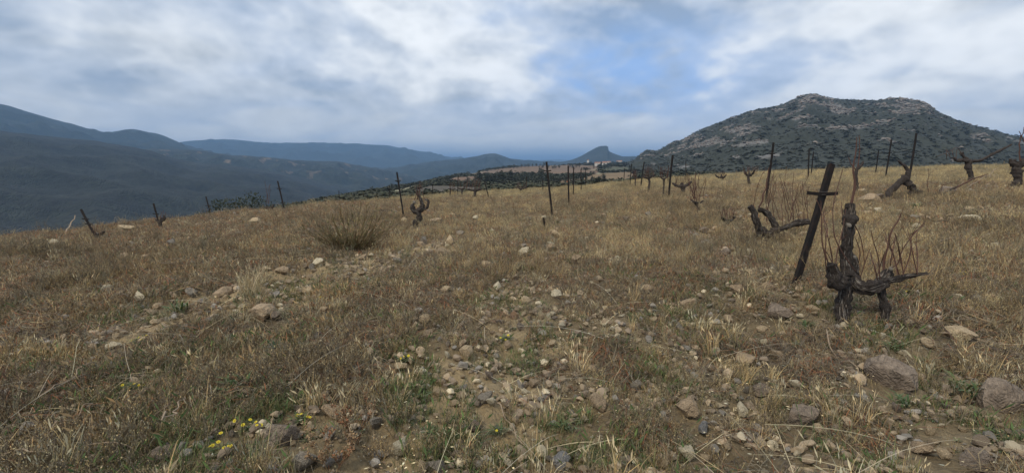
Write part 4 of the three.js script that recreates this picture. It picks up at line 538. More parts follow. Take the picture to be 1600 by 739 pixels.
// ---------------------------------------------------------------- stones
{
  const list = [
    [627, 697, 32, 24, 'white', 'bright angular cream stone, biggest pale one at the bottom left of centre'], [1397, 580, 74, 42, 'greyBrown', 'large rounded grey-brown boulder right of the nearest vine, toward the bottom'], [1562, 615, 78, 46, 'greyBrown', 'big dull boulder half in weeds at the right edge'],
    [947, 502, 23, 17, 'tan', 'square tan stone standing alone right of the centre'], [729, 550, 26, 20, 'beige', 'rounded yellowish stone a little left of the centre bottom'], [935, 630, 27, 32, 'tan', 'tall egg-shaped tan stone right of the bottom centre'], [1073, 632, 42, 26, 'tan', 'broad worn stone among straw left of the small white stone'],
    [1072, 707, 27, 22, 'white', 'whitish block at the bottom edge right of centre'], [1160, 641, 22, 15, 'white', 'small bright white stone left of the layered grey rock'], [520, 643, 38, 17, 'tan', 'slanted flat stone with a pale face, left of the bright angular one'], [436, 680, 48, 30, 'greyBrown', 'wide dull grey slab in the weeds at the bottom left'], [880, 718, 36, 25, 'bluish', 'blue-grey angular stone at the bottom centre'],
    [877, 510, 16, 10, 'white', 'small pale oval stone left of the square tan one'], [846, 494, 14, 13, 'beige', 'small upright beige stone beside the orange one near the centre'], [804, 493, 14, 12, 'orange', 'small orange-tinted stone near the centre'], [697, 450, 20, 14, 'beige', 'beige stone below the small upright vine'], [763, 416, 22, 12, 'beige', 'flat beige stone in the stony strip below the forked vine'],
    [870, 368, 18, 13, 'beige', 'cream block leaning at the foot of the central stub'], [1062, 514, 17, 16, 'grey', 'smooth grey stone right of the square tan one'], [1165, 565, 32, 16, 'tan', 'layered tan slab above the small white stone'], [1213, 556, 22, 15, 'tan', 'squat tan stone right of the layered tan slab'], [760, 622, 26, 14, 'grey', 'dull grey flat stone left of the bottom centre'],
    [681, 592, 18, 12, 'beige', 'small round beige stone above the bright angular one'], [712, 629, 15, 11, 'beige', 'small beige stone right of the bright angular one'], [682, 729, 30, 19, 'grey', 'grey stone under the bright angular one at the bottom edge'], [349, 457, 30, 12, 'tan', 'flat tan stone beside the pale grass clump on the left path'], [190, 481, 14, 8, 'beige', 'small pale stone at the left end of the stony path'], [236, 490, 22, 10, 'tan', 'low tan stone on the left part of the stony path'],
    [411, 483, 46, 20, 'tan', 'broad flat slab sunk in the stony path below the pale grass clump'], [195, 401, 16, 10, 'tan', 'lone tan stone on the rusty slope at the left'], [397, 346, 20, 8, 'beige', 'pale flat stone on the brow below the dark trees'], [196, 358, 22, 8, 'beige', 'pale slab on the brow between the two left stakes'], [496, 412, 20, 13, 'white', 'bright stone on the path below the olive shrub'], [553, 497, 14, 11, 'white', 'small white stone between the two green weeds left of centre'],
    [1256, 645, 54, 26, 'greyBrown', 'dark grey-brown layered rock at the bottom right'], [1281, 671, 22, 13, 'beige', 'small yellowish stone under the layered grey rock'], [1222, 488, 44, 22, 'greyBrown', 'low grey-brown stone at the foot of the thick leaning stake'], [1421, 505, 20, 11, 'beige', 'yellowish leaf-shaped stone right of the foot of the nearest vine'], [965, 405, 15, 8, 'white', 'pale stone in the golden grass right of the central strip'], [937, 436, 16, 8, 'beige', 'flat pale stone above the square tan one'],
    [1511, 342, 30, 9, 'white', 'pale flat slab beside the brush pile on the right, larger one'], [1482, 339, 20, 7, 'beige', 'small flat pale stone left of the pale slab by the brush pile'], [1357, 312, 32, 14, 'tan', 'largest flat slab of the little heap behind the nearest vine'], [1345, 301, 20, 8, 'beige', 'pale top stone of the little heap behind the nearest vine'], [1372, 310, 20, 10, 'greyBrown', 'dull right stone of the little heap behind the nearest vine'], [1075, 476, 26, 18, 'tan', 'brownish stone above the smooth grey one'],
    [1480, 300, 30, 12, 'greyBrown', 'dull rounded stone in the grass right of the arching vine'], [1190, 610, 30, 18, 'greyBrown', 'brown stone between the small white stone and the squat tan one'], [650, 510, 20, 12, 'beige', 'pale stone in the weeds above the bright angular one'], [995, 603, 26, 16, 'grey', 'grey stone right of the tall egg-shaped one'], [1098, 668, 24, 18, 'bluish', 'bluish stone just above the whitish block at the bottom'], [380, 478, 16, 9, 'white', 'whitish stone at the left tip of the broad flat slab'], [680, 346, 20, 8, 'tan', 'flat tan stone right behind the small upright vine'], [1525, 718, 50, 26, 'greyBrown', 'flat brown stone in the bottom right corner'], [1440, 700, 34, 20, 'tan', 'tan stone left of the bottom right corner'], [1500, 520, 44, 16, 'beige', 'pale shelf of rock in the grass above the right boulder'],
    [250, 715, 40, 22, 'greyBrown', 'dull stone in the dark weeds at the bottom left, beside the white stalk'], [585, 660, 26, 18, 'grey', 'rough grey stone just left of the bright angular one'], [480, 720, 40, 24, 'grey', 'dark grey stone at the bottom edge left of the reddish weed'], [745, 665, 24, 20, 'greyBrown', 'upright brown stone right of the small beige ones at the bottom'], [835, 600, 20, 12, 'tan', 'small tan stone above the bottom centre'], [1010, 450, 22, 10, 'tan', 'low tan stone in the grass left of the brownish stone'], [1120, 430, 24, 10, 'tan', 'weathered tan stone left of the thick leaning stake'], [330, 735, 30, 18, 'grey', 'grey stone cut by the bottom edge below the yellow flowers'],
  ];
  list.forEach(([px, py, w, h, m, label], k) => {
    const p = hit(px, py + h * 0.42), d = -p.z * cP + (EYE - p.y) * sP, s = w / FOCAL * d, R = rng(900 + k), o = shade(new THREE.Mesh(rocks[k % 12], M[m])); o.name = numbered(w > 60 ? 'boulder' : 'stone');
    const gb = rocks[k % 12].boundingBox ?? (rocks[k % 12].computeBoundingBox(), rocks[k % 12].boundingBox), asp = gb.max.y, vis = h / FOCAL * d * 1.05; o.scale.set(s, clamp((vis + 0.12 * s) / asp, s * 0.5, s * 1.7), s * 0.95); o.rotation.set((R() - 0.5) * 0.25, R() * 6.283, (R() - 0.5) * 0.3); o.position.copy(p); o.position.y -= s * (w > 40 ? 0.16 : 0.07); keepClear(p.x, p.z, s * 0.46); { const r = Math.hypot(p.x, p.z), q = 1 - (s * 0.5 + 0.07) / r; keepClear(p.x * q, p.z * q, s * 0.3 + 0.02); } scene.add(o); tag(o, label, w > 60 ? 'boulder' : 'stone');
  });
  // smaller loose stones, each an object of its own
  const R = rng(1234), kinds = [['beige', 'beige'], ['tan', 'tan'], ['white', 'cream'], ['grey', 'grey'], ['white', 'cream'], ['beige', 'beige'], ['tan', 'tan'], ['beige', 'beige'], ['greyBrown', 'dull brown'], ['beige', 'beige']];
  let made = 0;
  const marks = [[627, 697, 'the bright angular cream stone'], [1397, 580, 'the large grey-brown boulder'], [1562, 615, 'the dull boulder at the right edge'], [947, 502, 'the square tan stone'], [729, 550, 'the rounded yellowish stone'], [935, 630, 'the egg-shaped tan stone'], [1073, 632, 'the broad worn stone'], [1072, 707, 'the whitish block at the bottom'], [1160, 641, 'the small bright white stone'], [520, 643, 'the slanted flat stone'], [436, 680, 'the wide grey slab'], [880, 718, 'the blue-grey angular stone'], [804, 493, 'the orange-tinted stone'], [697, 450, 'the stone below the small upright vine'], [763, 416, 'the flat stone in the stony strip'], [870, 368, 'the cream block by the central stub'], [1062, 514, 'the smooth grey stone'], [1165, 565, 'the layered tan slab'], [1256, 645, 'the dark layered rock'], [1222, 488, 'the foot of the thick leaning stake'], [1320, 505, 'the foot of the nearest vine'], [411, 483, 'the broad slab in the stony path'], [392, 464, 'the pale grass clump'], [551, 398, 'the olive shrub'], [195, 401, 'the lone tan stone on the slope'], [236, 490, 'the left end of the stony path'], [1205, 382, 'the second vine'], [1525, 718, 'the stone in the bottom right corner'], [965, 405, 'the pale stone in the golden grass'], [1120, 430, 'the weathered stone left of the stake'], [650, 350, 'the small upright vine'], [313, 418, 'the leafless shrub on the slope'], [25, 660, 'the tall dead weeds in the corner'], [236, 696, 'the bright green herb'], [1421, 505, 'the yellowish leaf-shaped stone'], [1511, 342, 'the pale slab by the brush pile'], [1010, 450, 'the low tan stone in the grass']].map(([x, y, n]) => [hit(x, y), n]), slots = new Map(), nth = ['nearest', 'second nearest', 'third nearest', 'fourth nearest', 'fifth nearest', 'sixth nearest', 'seventh nearest', 'eighth nearest', 'ninth nearest', 'tenth nearest'];
  for (let t = 0; t < 9000 && made < 298; t++) {
    const [x, z, r] = fan(R, 2.0, 18, 1.1, 0.84), st = stony(x, z); if (R() > 0.22 + st * 0.8) continue;
    const px = lerp(9, 23, R() * R()), s = px / FOCAL * r * 1.02; if (s > 0.26) continue; const [m, word] = kinds[Math.floor(R() * kinds.length)];
    const o = shade(new THREE.Mesh(rocks[Math.floor(R() * 12)], M[m])); o.name = numbered('loose_stone'); o.scale.set(s, s * (0.8 + 0.5 * R()), s * (0.8 + 0.3 * R())); o.rotation.set((R() - 0.5) * 0.5, R() * 6.283, (R() - 0.5) * 0.5); o.position.copy(gp(x, z, -s * 0.06)); keepClear(x, z, s * 0.62 + 0.02); keepClear(x * (1 - (s * 0.5 + 0.08) / r), z * (1 - (s * 0.5 + 0.08) / r), s * 0.4 + 0.03); scene.add(o);
    tag(o, '', 'stone', 'little loose stones strewn through the litter'); made++;
    let best = null, bd = 1e9; for (const [p, n] of marks) { const dd = Math.hypot(p.x - x, p.z - z); if (dd < bd) { bd = dd; best = [p, n]; } }
    const side = (x * best[0].z - z * best[0].x) < 0 ? 1 : -1, lateral = Math.abs(x * best[0].z - z * best[0].x) / Math.hypot(best[0].x, best[0].z), deep = Math.hypot(x, z) - Math.hypot(best[0].x, best[0].z), dir = lateral > Math.abs(deep) * 0.6 ? (side > 0 ? 'right of' : 'left of') : deep > 0 ? 'behind' : 'in front of', key = `${word} ${dir} ${best[1]}`;
    if (!slots.has(key)) slots.set(key, []); slots.get(key).push([bd, o]);
  }
  for (const [key, l] of slots) { const [, w, rest] = key.match(/^(.*?) (right of.*|left of.*|behind.*|in front of.*)$/); l.sort((p, q) => p[0] - q[0]).forEach(([, o], i) => { o.userData.label = l.length === 1 ? `only little loose ${w} stone ${rest}` : `${nth[Math.min(i, 9)]} little ${w} stone ${rest}`; }); }
  for (let v = 0; v < 6; v++) scatter('rubble', 'pale limestone rubble strewn over the hilltop between the grass', 'stones', rocks[v * 2], [M.beige, M.white, M.tan, M.beige, M.greyBrown, M.white][v], 400, 1260 + v, (R) => { const [x, z, r] = fan(R, 2.2, 24, 1.0, 1.0); if (R() > 0.3 + 0.7 * stony(x, z)) return null; const s = (0.022 + 0.05 * R() * R()) * (1 + r * 0.055); keepClear(x, z, s * 0.5); return { ...gp(x, z, -s * 0.08), rx: (R() - 0.5) * 0.5, rz: (R() - 0.5) * 0.5, s: V3(s, s * (0.8 + 0.4 * R()), s) }; }, null, 0);
  rocks.slice(0, 5).forEach((g, i) => scatter('gravel', 'small stones and gravel strewn over the bare soil', 'gravel', pebbles[i], new THREE.MeshStandardMaterial({ color: rgb(1, 1, 1), bumpMap: stoneBump, bumpScale: 0.004, roughness: 1 }), 19000, 1300 + i, (R) => { const [x, z, r] = fan(R, 1.4, 30, 0.9); if (R() > 0.20 + stony(x, z) * 0.6) return null; const s = (0.010 + 0.060 * Math.pow(R(), 4.5)) * (1 + r * 0.06); return { ...gp(x, z, s * 0.05), rx: (R() - 0.5), rz: (R() - 0.5), s }; }, (R) => { const q = R(), k = 0.65 + 0.9 * R(); return q < 0.09 ? rgb(0.56 * k, 0.47 * k, 0.32 * k) : q < 0.5 ? rgb(0.38 * k, 0.29 * k, 0.19 * k) : q < 0.8 ? rgb(0.26 * k, 0.20 * k, 0.14 * k) : rgb(0.28 * k, 0.25 * k, 0.21 * k); }));
}
// ---------------------------------------------------------------- plants one can point to
{
  const at = (px, py) => hit(px, py);
  { const o = thing('broom_shrub', 'spiky olive-green shrub with brown base, left of the small upright vine', 'shrub', at(551, 398)), R = rng(3001), S = new Strips(), T = new Strips(), D = new Strips();
    for (let k = 0; k < 300; k++) { const a = R() * 6.283, lobe = 0.72 + 0.35 * n2(Math.cos(a) * 1.6 + 3, Math.sin(a) * 1.6), ln = Math.pow(R(), 0.55) * 1.7, L = (0.30 + 0.85 * Math.pow(R(), 1.5)) * lobe, b = V3(Math.cos(a) * 0.16 * R(), 0, Math.sin(a) * 0.16 * R()), d = V3(Math.cos(a) * ln, 1, Math.sin(a) * ln).normalize(), p = []; for (let j = 0; j < 5; j++) { const t = j / 4; p.push(b.clone().addScaledVector(d, L * t).add(V3((R() - 0.5) * 0.06, 0.05 * t * t, (R() - 0.5) * 0.06))); }
      T.twig(p, [0.005, 0.0045, 0.004, 0.003, 0.0016], tint([0.20, 0.135, 0.07], R)); if (R() < 0.85) for (let j = 0; j < 16; j++) { const t = 0.3 + 0.7 * R(), q = p[Math.floor(t * 3.99)].clone().lerp(p[Math.min(4, Math.floor(t * 3.99) + 1)], R()); S.leaf(q, d.clone().add(V3(R() - 0.5, R() * 0.5, R() - 0.5)), V3(R() - 0.5, 1, R() - 0.5), 0.030 + 0.03 * R(), 0.009 + 0.005 * R(), tint([OLIVE, [0.19, 0.17, 0.06], [0.13, 0.135, 0.05], [0.32, 0.24, 0.11]][Math.floor(R() * 4)], R)); } }
    for (let k = 0; k < 260; k++) { const a = R() * 6.283, r = 0.28 * Math.sqrt(R()); D.leaf(V3(Math.cos(a) * r, 0.02 + 0.2 * R(), Math.sin(a) * r), V3(Math.cos(a), R() * 2, Math.sin(a)), V3(R() - 0.5, 1, R() - 0.5), 0.05 + 0.05 * R(), 0.006, tint([0.16, 0.085, 0.05], R)); }
    o.scale.set(1.35, 1.3, 1.35); part('stems', T.build(), mPlant, o); part('foliage', S.build(), mLeaf, o); part('dead_base', D.build(), mPlant, o); }
  { const o = thing('grass_clump', 'tall pale grass clump with a dark green foot on the left path', 'grass clump', at(392, 464)); part('dry_stalks', strawTuft(3010, 210, 0.52, 0.16, [PALE, [0.50, 0.40, 0.26], STRAW], 0.6, 0.0036), mPlant, o); part('green_blades', strawTuft(3011, 170, 0.17, 0.15, [GREEN, [0.07, 0.10, 0.03], OLIVE], 0, 0.0045), mLeaf, o); }
  const weed = (name, cat, px, py, label, geos) => { const o = thing(name, label, cat, at(px, py)); if (name.startsWith('green')) keepClear(o.position.x, o.position.z, 0.04); for (const [n, g, m, s] of geos) { const q = part(n, g, m ?? mPlant, o); if (s) q.scale.setScalar(s); } return o; };
  weed('dead_shrub', 'shrub', 313, 418, 'leafless grey-brown shrub on the slope left of the pale grass clump', [['twigs', deadWeed(3020, 0.62, [GREYB, DARK, [0.15, 0.10, 0.07]], 2)], ['twigs', deadWeed(3021, 0.55, [DARK, BROWN], 2)], ['dry_foot', deadWeed(3022, 0.3, [DARK, [0.14, 0.09, 0.06]], 4)]]);
  weed('dead_shrub', 'shrub', 1455, 300, 'faint leafless twigs standing behind the trailing arm of the arching vine', [['twigs', deadWeed(3060, 0.7, [DARK, GREYB], 0)], ['twigs', deadWeed(3061, 0.6, [DARK, BROWN], 0)]]);
  weed('dead_shrub', 'shrub', 1105, 345, 'dark tangle of dry weeds around the gnarled stump right of the thick stake', [['twigs', deadWeed(3062, 0.55, [DARK, GREYB], 1)], ['twigs', deadWeed(3063, 0.5, [DARK, BROWN], 1)]]);
  weed('dead_shrub', 'shrub', 1290, 335, 'dry reddish weeds between the thick leaning stake and the nearest vine', [['twigs', deadWeed(3064, 0.6, [[0.2, 0.11, 0.075], GREYB, BROWN], 0)], ['twigs', deadWeed(3065, 0.5, [BROWN, DARK], 0)]]);
  weed('dead_shrub', 'shrub', 1470, 400, 'grey dry weeds in the grass right of the nearest vine', [['twigs', deadWeed(3066, 0.5, [GREYB, DARK], 1)], ['twigs', deadWeed(3067, 0.4, [GREYB, BROWN], 1)]]);
  weed('dead_thistle', 'weed', 250, 372, 'dark dry weed on the brow right of the pale slab', [['twigs', deadWeed(3023, 0.4, [DARK, GREYB], 3)]]);
  weed('dead_shrub', 'shrub', 25, 665, 'dark red-brown dead weeds standing tall in the lower left corner', [['twigs', deadWeed(3024, 0.50, [[0.12, 0.06, 0.04], DARK, [0.16, 0.085, 0.055]], 7)], ['twigs', deadWeed(3025, 0.45, [[0.13, 0.07, 0.045], DARK], 7)], ['twigs', deadWeed(3026, 0.42, [DARK, BROWN], 7)]]);
  weed('dead_weed', 'weed', 150, 560, 'brown seedy dead weed above the lower left dark weeds', [['twigs', deadWeed(3034, 0.32, [[0.18, 0.10, 0.06], BROWN, DARK], 6)], ['twigs', deadWeed(3035, 0.30, [BROWN, GREYB], 6)]]);
  weed('dock_weed', 'weed', 520, 735, 'reddish dock weed with clustered rusty seeds at the bottom edge', [['seed_stalks', deadWeed(3027, 0.22, [[0.30, 0.18, 0.10], BROWN, [0.42, 0.28, 0.15]], 14, 0.8), mPlant, 1.1], ['seed_stalks', deadWeed(3028, 0.2, [[0.33, 0.20, 0.11], RUST, BROWN], 14, 0.8)]]);
  weed('dock_weed', 'weed', 556, 690, 'reddish seedy weed just up and right of the one at the bottom edge', [['seed_stalks', deadWeed(3029, 0.24, [[0.28, 0.17, 0.09], RUST, BROWN, [0.22, 0.13, 0.07]], 12, 0.8)]]);
  weed('green_herb', 'weed', 236, 696, 'bright green leafy herb alone in the weeds at the bottom left', [['leaves', greenWeed(3030, 34, 0.085, [[0.09, 0.20, 0.04], [0.07, 0.16, 0.035]], 0.8, 0.3), mLeaf]]);
  weed('green_herb', 'weed', 430, 548, 'upright bluish-green herb in the dark weeds left of the centre', [['leaves', greenWeed(3031, 60, 0.15, [[0.07, 0.12, 0.05], [0.055, 0.10, 0.04]], 1.6, 0.12), mLeaf]]);
  const greens = [[655, 632, 'green tuft directly right of the bright angular stone', 0.13], [672, 683, 'green tuft below and right of the bright angular stone', 0.12], [740, 695, 'broad green patch at the bottom left of centre', 0.14], [885, 672, 'green tuft right of the bottom centre', 0.13], [1508, 618, 'grassy green tuft left of the boulder at the right edge', 0.2], [1412, 635, 'green patch below the large grey-brown boulder', 0.14], [1432, 326, 'round green weed under the arching vine', 0.32], [1400, 548, 'green patch just above the large grey-brown boulder', 0.14], [1262, 515, 'dark green patch at the foot of the thick leaning stake', 0.16], [1078, 505, 'small green tuft above the smooth grey stone', 0.1], [370, 612, 'green weeds around the middle of the lower left', 0.2], [870, 350, 'bluish green sprout beside the tall central stake', 0.2], [1380, 470, 'green blades beside the right leg of the nearest vine', 0.16], [280, 488, 'green patch on the left of the stony path', 0.22]];
  greens.forEach(([px, py, label, L], k) => weed('green_tuft', 'weed', px, py, label, [['leaves', greenWeed(3040 + k, 46, L, [GREEN, [0.07, 0.125, 0.035], OLIVE], 1.5, 0.09), mLeaf]]));
  const mPetal = new THREE.MeshPhysicalMaterial({ color: rgb(0.78, 0.66, 0.04), roughness: 0.8, transmission: 0.25, thickness: 0, side: THREE.DoubleSide }), mEye = new THREE.MeshStandardMaterial({ color: rgb(0.6, 0.38, 0.02), roughness: 0.9 });
  const petalGeo = (() => { const S = new Strips(); for (let k = 0; k < 10; k++) { const a = k / 10 * 6.283; S.leaf(V3(0, 0, 0), V3(Math.cos(a), 0.22, Math.sin(a)), V3(0, 1, 0), 0.011, 0.0065, [1, 1, 1]); } return S.build(); })(), eyeGeo = new THREE.SphereGeometry(0.0035, 8, 5);
  const flowers = [[395, 668, 'yellow daisy plant in the lower left, topmost of the flowering ones there', [[-5, -12], [4, -8], [-16, -4], [6, 2], [-28, 2], [12, -2]]], [348, 705, 'yellow daisy plant nearest the bottom edge on the left', [[-8, -14], [-4, -28], [-16, -2], [2, 4], [14, 6], [8, -8], [-20, 6]]], [470, 655, 'yellow daisy plant left of the slanted flat stone', [[0, -8], [10, -4], [-6, -2], [14, 2]]], [182, 572, 'small yellow flowers in the weeds right of the lower left dead weeds', [[-8, -8], [8, -12], [2, 0], [16, -2], [-4, 6], [20, 6]]], [210, 602, 'sparse yellow flowers below the small ones at the left', [[-8, 4], [6, 0], [14, 10], [0, 12], [-20, 0]]], [215, 530, 'scattered pale yellow flowers up near the stony path', [[0, 0], [12, -6], [-10, 2], [6, 8]]], [790, 528, 'two or three yellow flowers near the centre below the orange stone', [[-8, 0], [4, -4], [0, 6]]], [776, 673, 'lone yellow flower at the bottom centre', [[0, 0]]], [1504, 428, 'yellow flowers in the grass right of the nearest vine', [[-2, -4], [6, -3], [2, 4]]], [1418, 455, 'single orange-yellow flower beside the right arm of the nearest vine', [[0, 0]]], [1562, 468, 'two yellow flowers at the right edge above the boulder', [[0, 0], [34, 4]]], [492, 470, 'tiny yellow flowers on the path below the bright stone', [[0, 0], [8, -6], [-12, 4]]], [630, 560, 'small yellow flowers left of the rounded yellowish stone', [[-4, 0], [8, -4], [2, 8]]]];
  flowers.forEach(([px, py, label, heads], k) => { const b = at(px, py + 6); keepClear(b.x, b.z, 0.09); { const q = 1 - 0.14 / Math.hypot(b.x, b.z); keepClear(b.x * q, b.z * q, 0.08); } const d = -b.z * cP + (EYE - b.y) * sP, o = thing("yellow_daisy", label, 'flower', b), R = rng(3100 + k); part('leaves', greenWeed(3120 + k, 70, 0.10, [GREEN, OLIVE, [0.09, 0.12, 0.045]], 1.2, 0.10), mLeaf, o);
    const S = new Strips(); for (const [dx, dy] of heads) { const t = pt(px + dx, py + dy, d - 0.04 + (R() - 0.5) * 0.08), g = groundH(t.x, t.z); t.y = Math.max(t.y, g + 0.05); const e = t.clone().sub(b), foot = V3(e.x * 0.6, groundH(b.x + e.x * 0.6, b.z + e.z * 0.6) - b.y, e.z * 0.6); S.twig([foot, foot.clone().lerp(e, 0.5).add(V3(0.01, 0.01, 0)), e], [0.0014, 0.0012, 0.001], [0.10, 0.12, 0.05]); const sc = 1.0 + 0.5 * R(), rot = [0.5 + (R() - 0.5) * 0.8, 0, (R() - 0.5) * 0.8], f = part('flower_head', petalGeo, mPetal, o); f.position.copy(e); f.scale.setScalar(sc * 0.85); f.rotation.set(...rot); const y = part('flower_centre', eyeGeo, mEye, f); y.position.y = 0.002; }
    part('stems', S.build(), mPlant, o); });
}
// ---------------------------------------------------------------- dry grass, weeds and litter
{
  const up = (x, z) => normalAt(x, z);
  const tone = (R, v = 0.3) => { const k = 1 + (R() * 2 - 1) * v, w = (R() - 0.5) * 0.16; return rgb(k * (1 + w), k, k * (1 - w)); };
  const kCol = (R, o) => { const c = tone(R, 0.28), p = o ? fbm(o.x * 0.45 + 12, o.z * 0.45, 4) + 0.5 * fbm(o.x * 1.7, o.z * 1.7, 2) : 0, w = clamp(0.46 + p * 1.5), k = lerp(0.62, 1.22, w); return rgb(c.r * k * lerp(0.93, 1.02, w), c.g * k, c.b * k * lerp(1.12, 0.95, w)); };
  const roughs = [[1545, 360, 1.8], [1480, 455, 0.8], [1250, 478, 0.9], [1560, 490, 0.9], [1185, 388, 0.9], [1100, 350, 1.3], [1010, 470, 0.7], [300, 400, 1.3], [120, 450, 1.0], [560, 345, 2], [900, 330, 2], [1320, 520, 0.8], [790, 430, 0.9], [60, 400, 1.6], [1300, 310, 2.5], [1440, 310, 2.2], [1080, 325, 2.0], [1590, 320, 2.5]].map(([x, y, r]) => { const p = hit(x, y); return [p.x, p.z, r]; });
  const rough = (x, z) => { let k = 0; for (const [a, b, r] of roughs) k = Math.max(k, Math.exp(-(((x - a) ** 2 + (z - b) ** 2) / (r * r)))); return k; };
  const lush = [[400, 545, 0.45], [280, 600, 0.5], [375, 468, 0.5], [430, 500, 0.4], [180, 590, 0.5], [655, 640, 0.3], [740, 690, 0.3], [880, 670, 0.35], [350, 650, 0.4], [1400, 545, 0.3], [1500, 615, 0.3], [1110, 500, 0.3], [600, 440, 0.5], [70, 480, 0.5], [1440, 330, 1.0], [820, 560, 0.3]].map(([x, y, r]) => { const p = hit(x, y); return [p.x, p.z, r]; });
  const greenish = (x, z) => { let k = 0; for (const [a, b, r] of lush) k = Math.max(k, Math.exp(-(((x - a) ** 2 + (z - b) ** 2) / (r * r)))); return k; };
  const golden = (x, z) => { const d = Math.hypot(x, z), s = stony(x, z), n = fbm(x * 0.35 + 70, z * 0.35, 3); return clamp((0.10 + 0.62 * sstep(4.5, 11, d)) * (1 - 0.8 * s) + n * 0.9 + 0.5 * fbm(x * 1.6, z * 1.6 + 33, 3) + 0.9 * n2(x * 3.1, z * 3.1) * 0.5 - 0.12) * (1 - 0.92 * pathMask(x, z)) * (1 - 0.75 * sstep(-1.2, -4.5, x) * sstep(30, 14, d)) * (1 - 0.7 * rough(x, z)); };
  const weedy = (x, z) => clamp(sstep(-0.6, -2.2, x) * sstep(5.2, 3.2, Math.hypot(x, z)) * 0.35 + fbm(x * 0.55 + 20, z * 0.55 + 5, 3) * 0.9 + 0.1 + 0.6 * rough(x, z));
  for (let v = 0; v < 4; v++) scatter('dry_grass', 'dry golden grass standing over the hilltop', 'grass', strawTuft(1400 + v, 26, 0.27, 0.15, [STRAW, PALE, BROWN, STRAW, BROWN], 0.45, 0.0034), mPlant, 16000, 1500 + v, (R) => { const [x, z, r] = fan(R, 1.5, 56, 1.0, 1.08); if (R() > golden(x, z)) return null; const s = (0.45 + 0.85 * R() * R() + 0.2 * Math.max(0, n2(x * 0.9, z * 0.9))) * lerp(0.4, 0.9, sstep(3, 10, r)) * (1 + Math.max(0, r - 18) * 0.012) * (1 - 0.45 * sstep(-4, -9, x) * sstep(30, 20, r)); return { ...gp(x, z), s: V3(s * 1.15, s * (0.7 + 0.5 * R()), s * 1.15) }; }, kCol);
  for (let v = 0; v < 4; v++) scatter('dead_grass', 'brown tangle of last year\'s grass lying on the ground', 'grass', matTuft(1600 + v, 30, 0.16, [STRAW, BROWN, BROWN, GREYB, GREYB, RUST, DARK, DARK]), mPlant, 16000, 1700 + v, (R) => { const [x, z, r] = fan(R, 1.2, 30, 0.85, 1.08); if (R() > 0.50 - 0.22 * stony(x, z) - 0.4 * pathMask(x, z) + 0.9 * fbm(x * 1.3, z * 1.3 + 60, 3) + 0.4 * n2(x * 3.7 + 9, z * 3.7) + 0.2 * sstep(6, 12, r)) return null; const s = lerp(0.5, 0.8, sstep(2, 7, r)) + 0.5 * R() + r * 0.02; return { ...gp(x, z), n: up(x, z), s: V3(s, s * (0.7 + 0.9 * R()), s) }; }, (R, o) => { const c = tone(R, 0.4); return c.multiplyScalar(lerp(0.7, 1, sstep(4, 10, Math.hypot(o.x, o.z)))); }, 0.09);
  for (let v = 0; v < 3; v++) scatter('rusty_turf', 'short rust-brown turf on the left shoulder of the hill', 'grass', strawTuft(1800 + v, 26, 0.11, 0.13, [[0.29, 0.20, 0.10], STRAW, STRAW, BROWN, GREYB], 0.1, 0.0035), mPlant, 9000, 1850 + v, (R) => { const [x, z, r] = fan(R, 3, 30, 1.0, 1.1); if (x > -0.8 || R() > (sstep(-0.8, -4, x) * 0.55 + 1.1 * fbm(x * 0.8, z * 0.8, 3)) * (1 - pathMask(x, z)) * (1 - 0.7 * stony(x, z))) return null; const s = 0.6 + 0.8 * R(); return { ...gp(x, z), s: V3(s * 1.3, s, s * 1.3) }; }, kCol);
  for (let v = 0; v < 4; v++) scatter('dead_weeds', 'grey-brown dead weeds with stiff branching stalks', 'weeds', deadWeed(1900 + v, 0.13, [DARK, GREYB, GREYB, BROWN, STRAW], 1), mPlant, 2900, 1950 + v, (R) => { const [x, z, r] = fan(R, 1.3, 30, 0.9, 1.05); if (R() > weedy(x, z) * (1 - 0.7 * pathMask(x, z)) * (r > 8 ? 0.45 + 0.5 * rough(x, z) : 1)) return null; const s = 0.45 + 0.6 * R() + (x < -0.6 && r < 5 ? 0.3 : 0) + 0.9 * rough(x, z) * sstep(5, 9, r); return { ...gp(x, z), s, rx: (R() - 0.5) * 0.5, rz: (R() - 0.5) * 0.5 }; }, (R) => tone(R, 0.4));
  for (let v = 0; v < 3; v++) scatter('tall_weeds', 'tall brown dead weeds tangled through the grass around the vine rows', 'weeds', deadWeed(1970 + v, 0.42, [BROWN, GREYB, DARK, STRAW, [0.22, 0.13, 0.08]], v), mPlant, 520, 1975 + v, (R) => { const [x, z, r] = fan(R, 6, 42, 1.15, 1.0), a = Math.min(Math.abs(x - (2.55 - 0.17 * z)), Math.abs(x - (-0.5 - 0.13 * z)) * 1.5, Math.abs(x - (5.2 - 0.22 * z))); if (R() > 0.75 * Math.exp(-((a / 0.8) ** 2)) + 0.10 + 0.6 * rough(x, z)) return null; return { ...gp(x, z), s: 0.5 + 0.8 * R(), rx: (R() - 0.5) * 0.6, rz: (R() - 0.5) * 0.6 }; }, kCol);
  for (let v = 0; v < 2; v++) scatter('seed_stalks', 'thin pale stalks with tiny seed heads standing in the grass', 'stalks', deadWeed(1990 + v, 0.30, [PALE, STRAW, GREYB, BROWN], 4), mPlant, 2600, 1995 + v, (R) => { const [x, z, r] = fan(R, 1.6, 30, 1.0, 1.05); if (R() > 0.15 + golden(x, z)) return null; return { ...gp(x, z), s: (0.45 + 0.7 * R()) * lerp(0.5, 1, sstep(3, 9, r)), rx: (R() - 0.5) * 0.35, rz: (R() - 0.5) * 0.35 }; }, kCol);
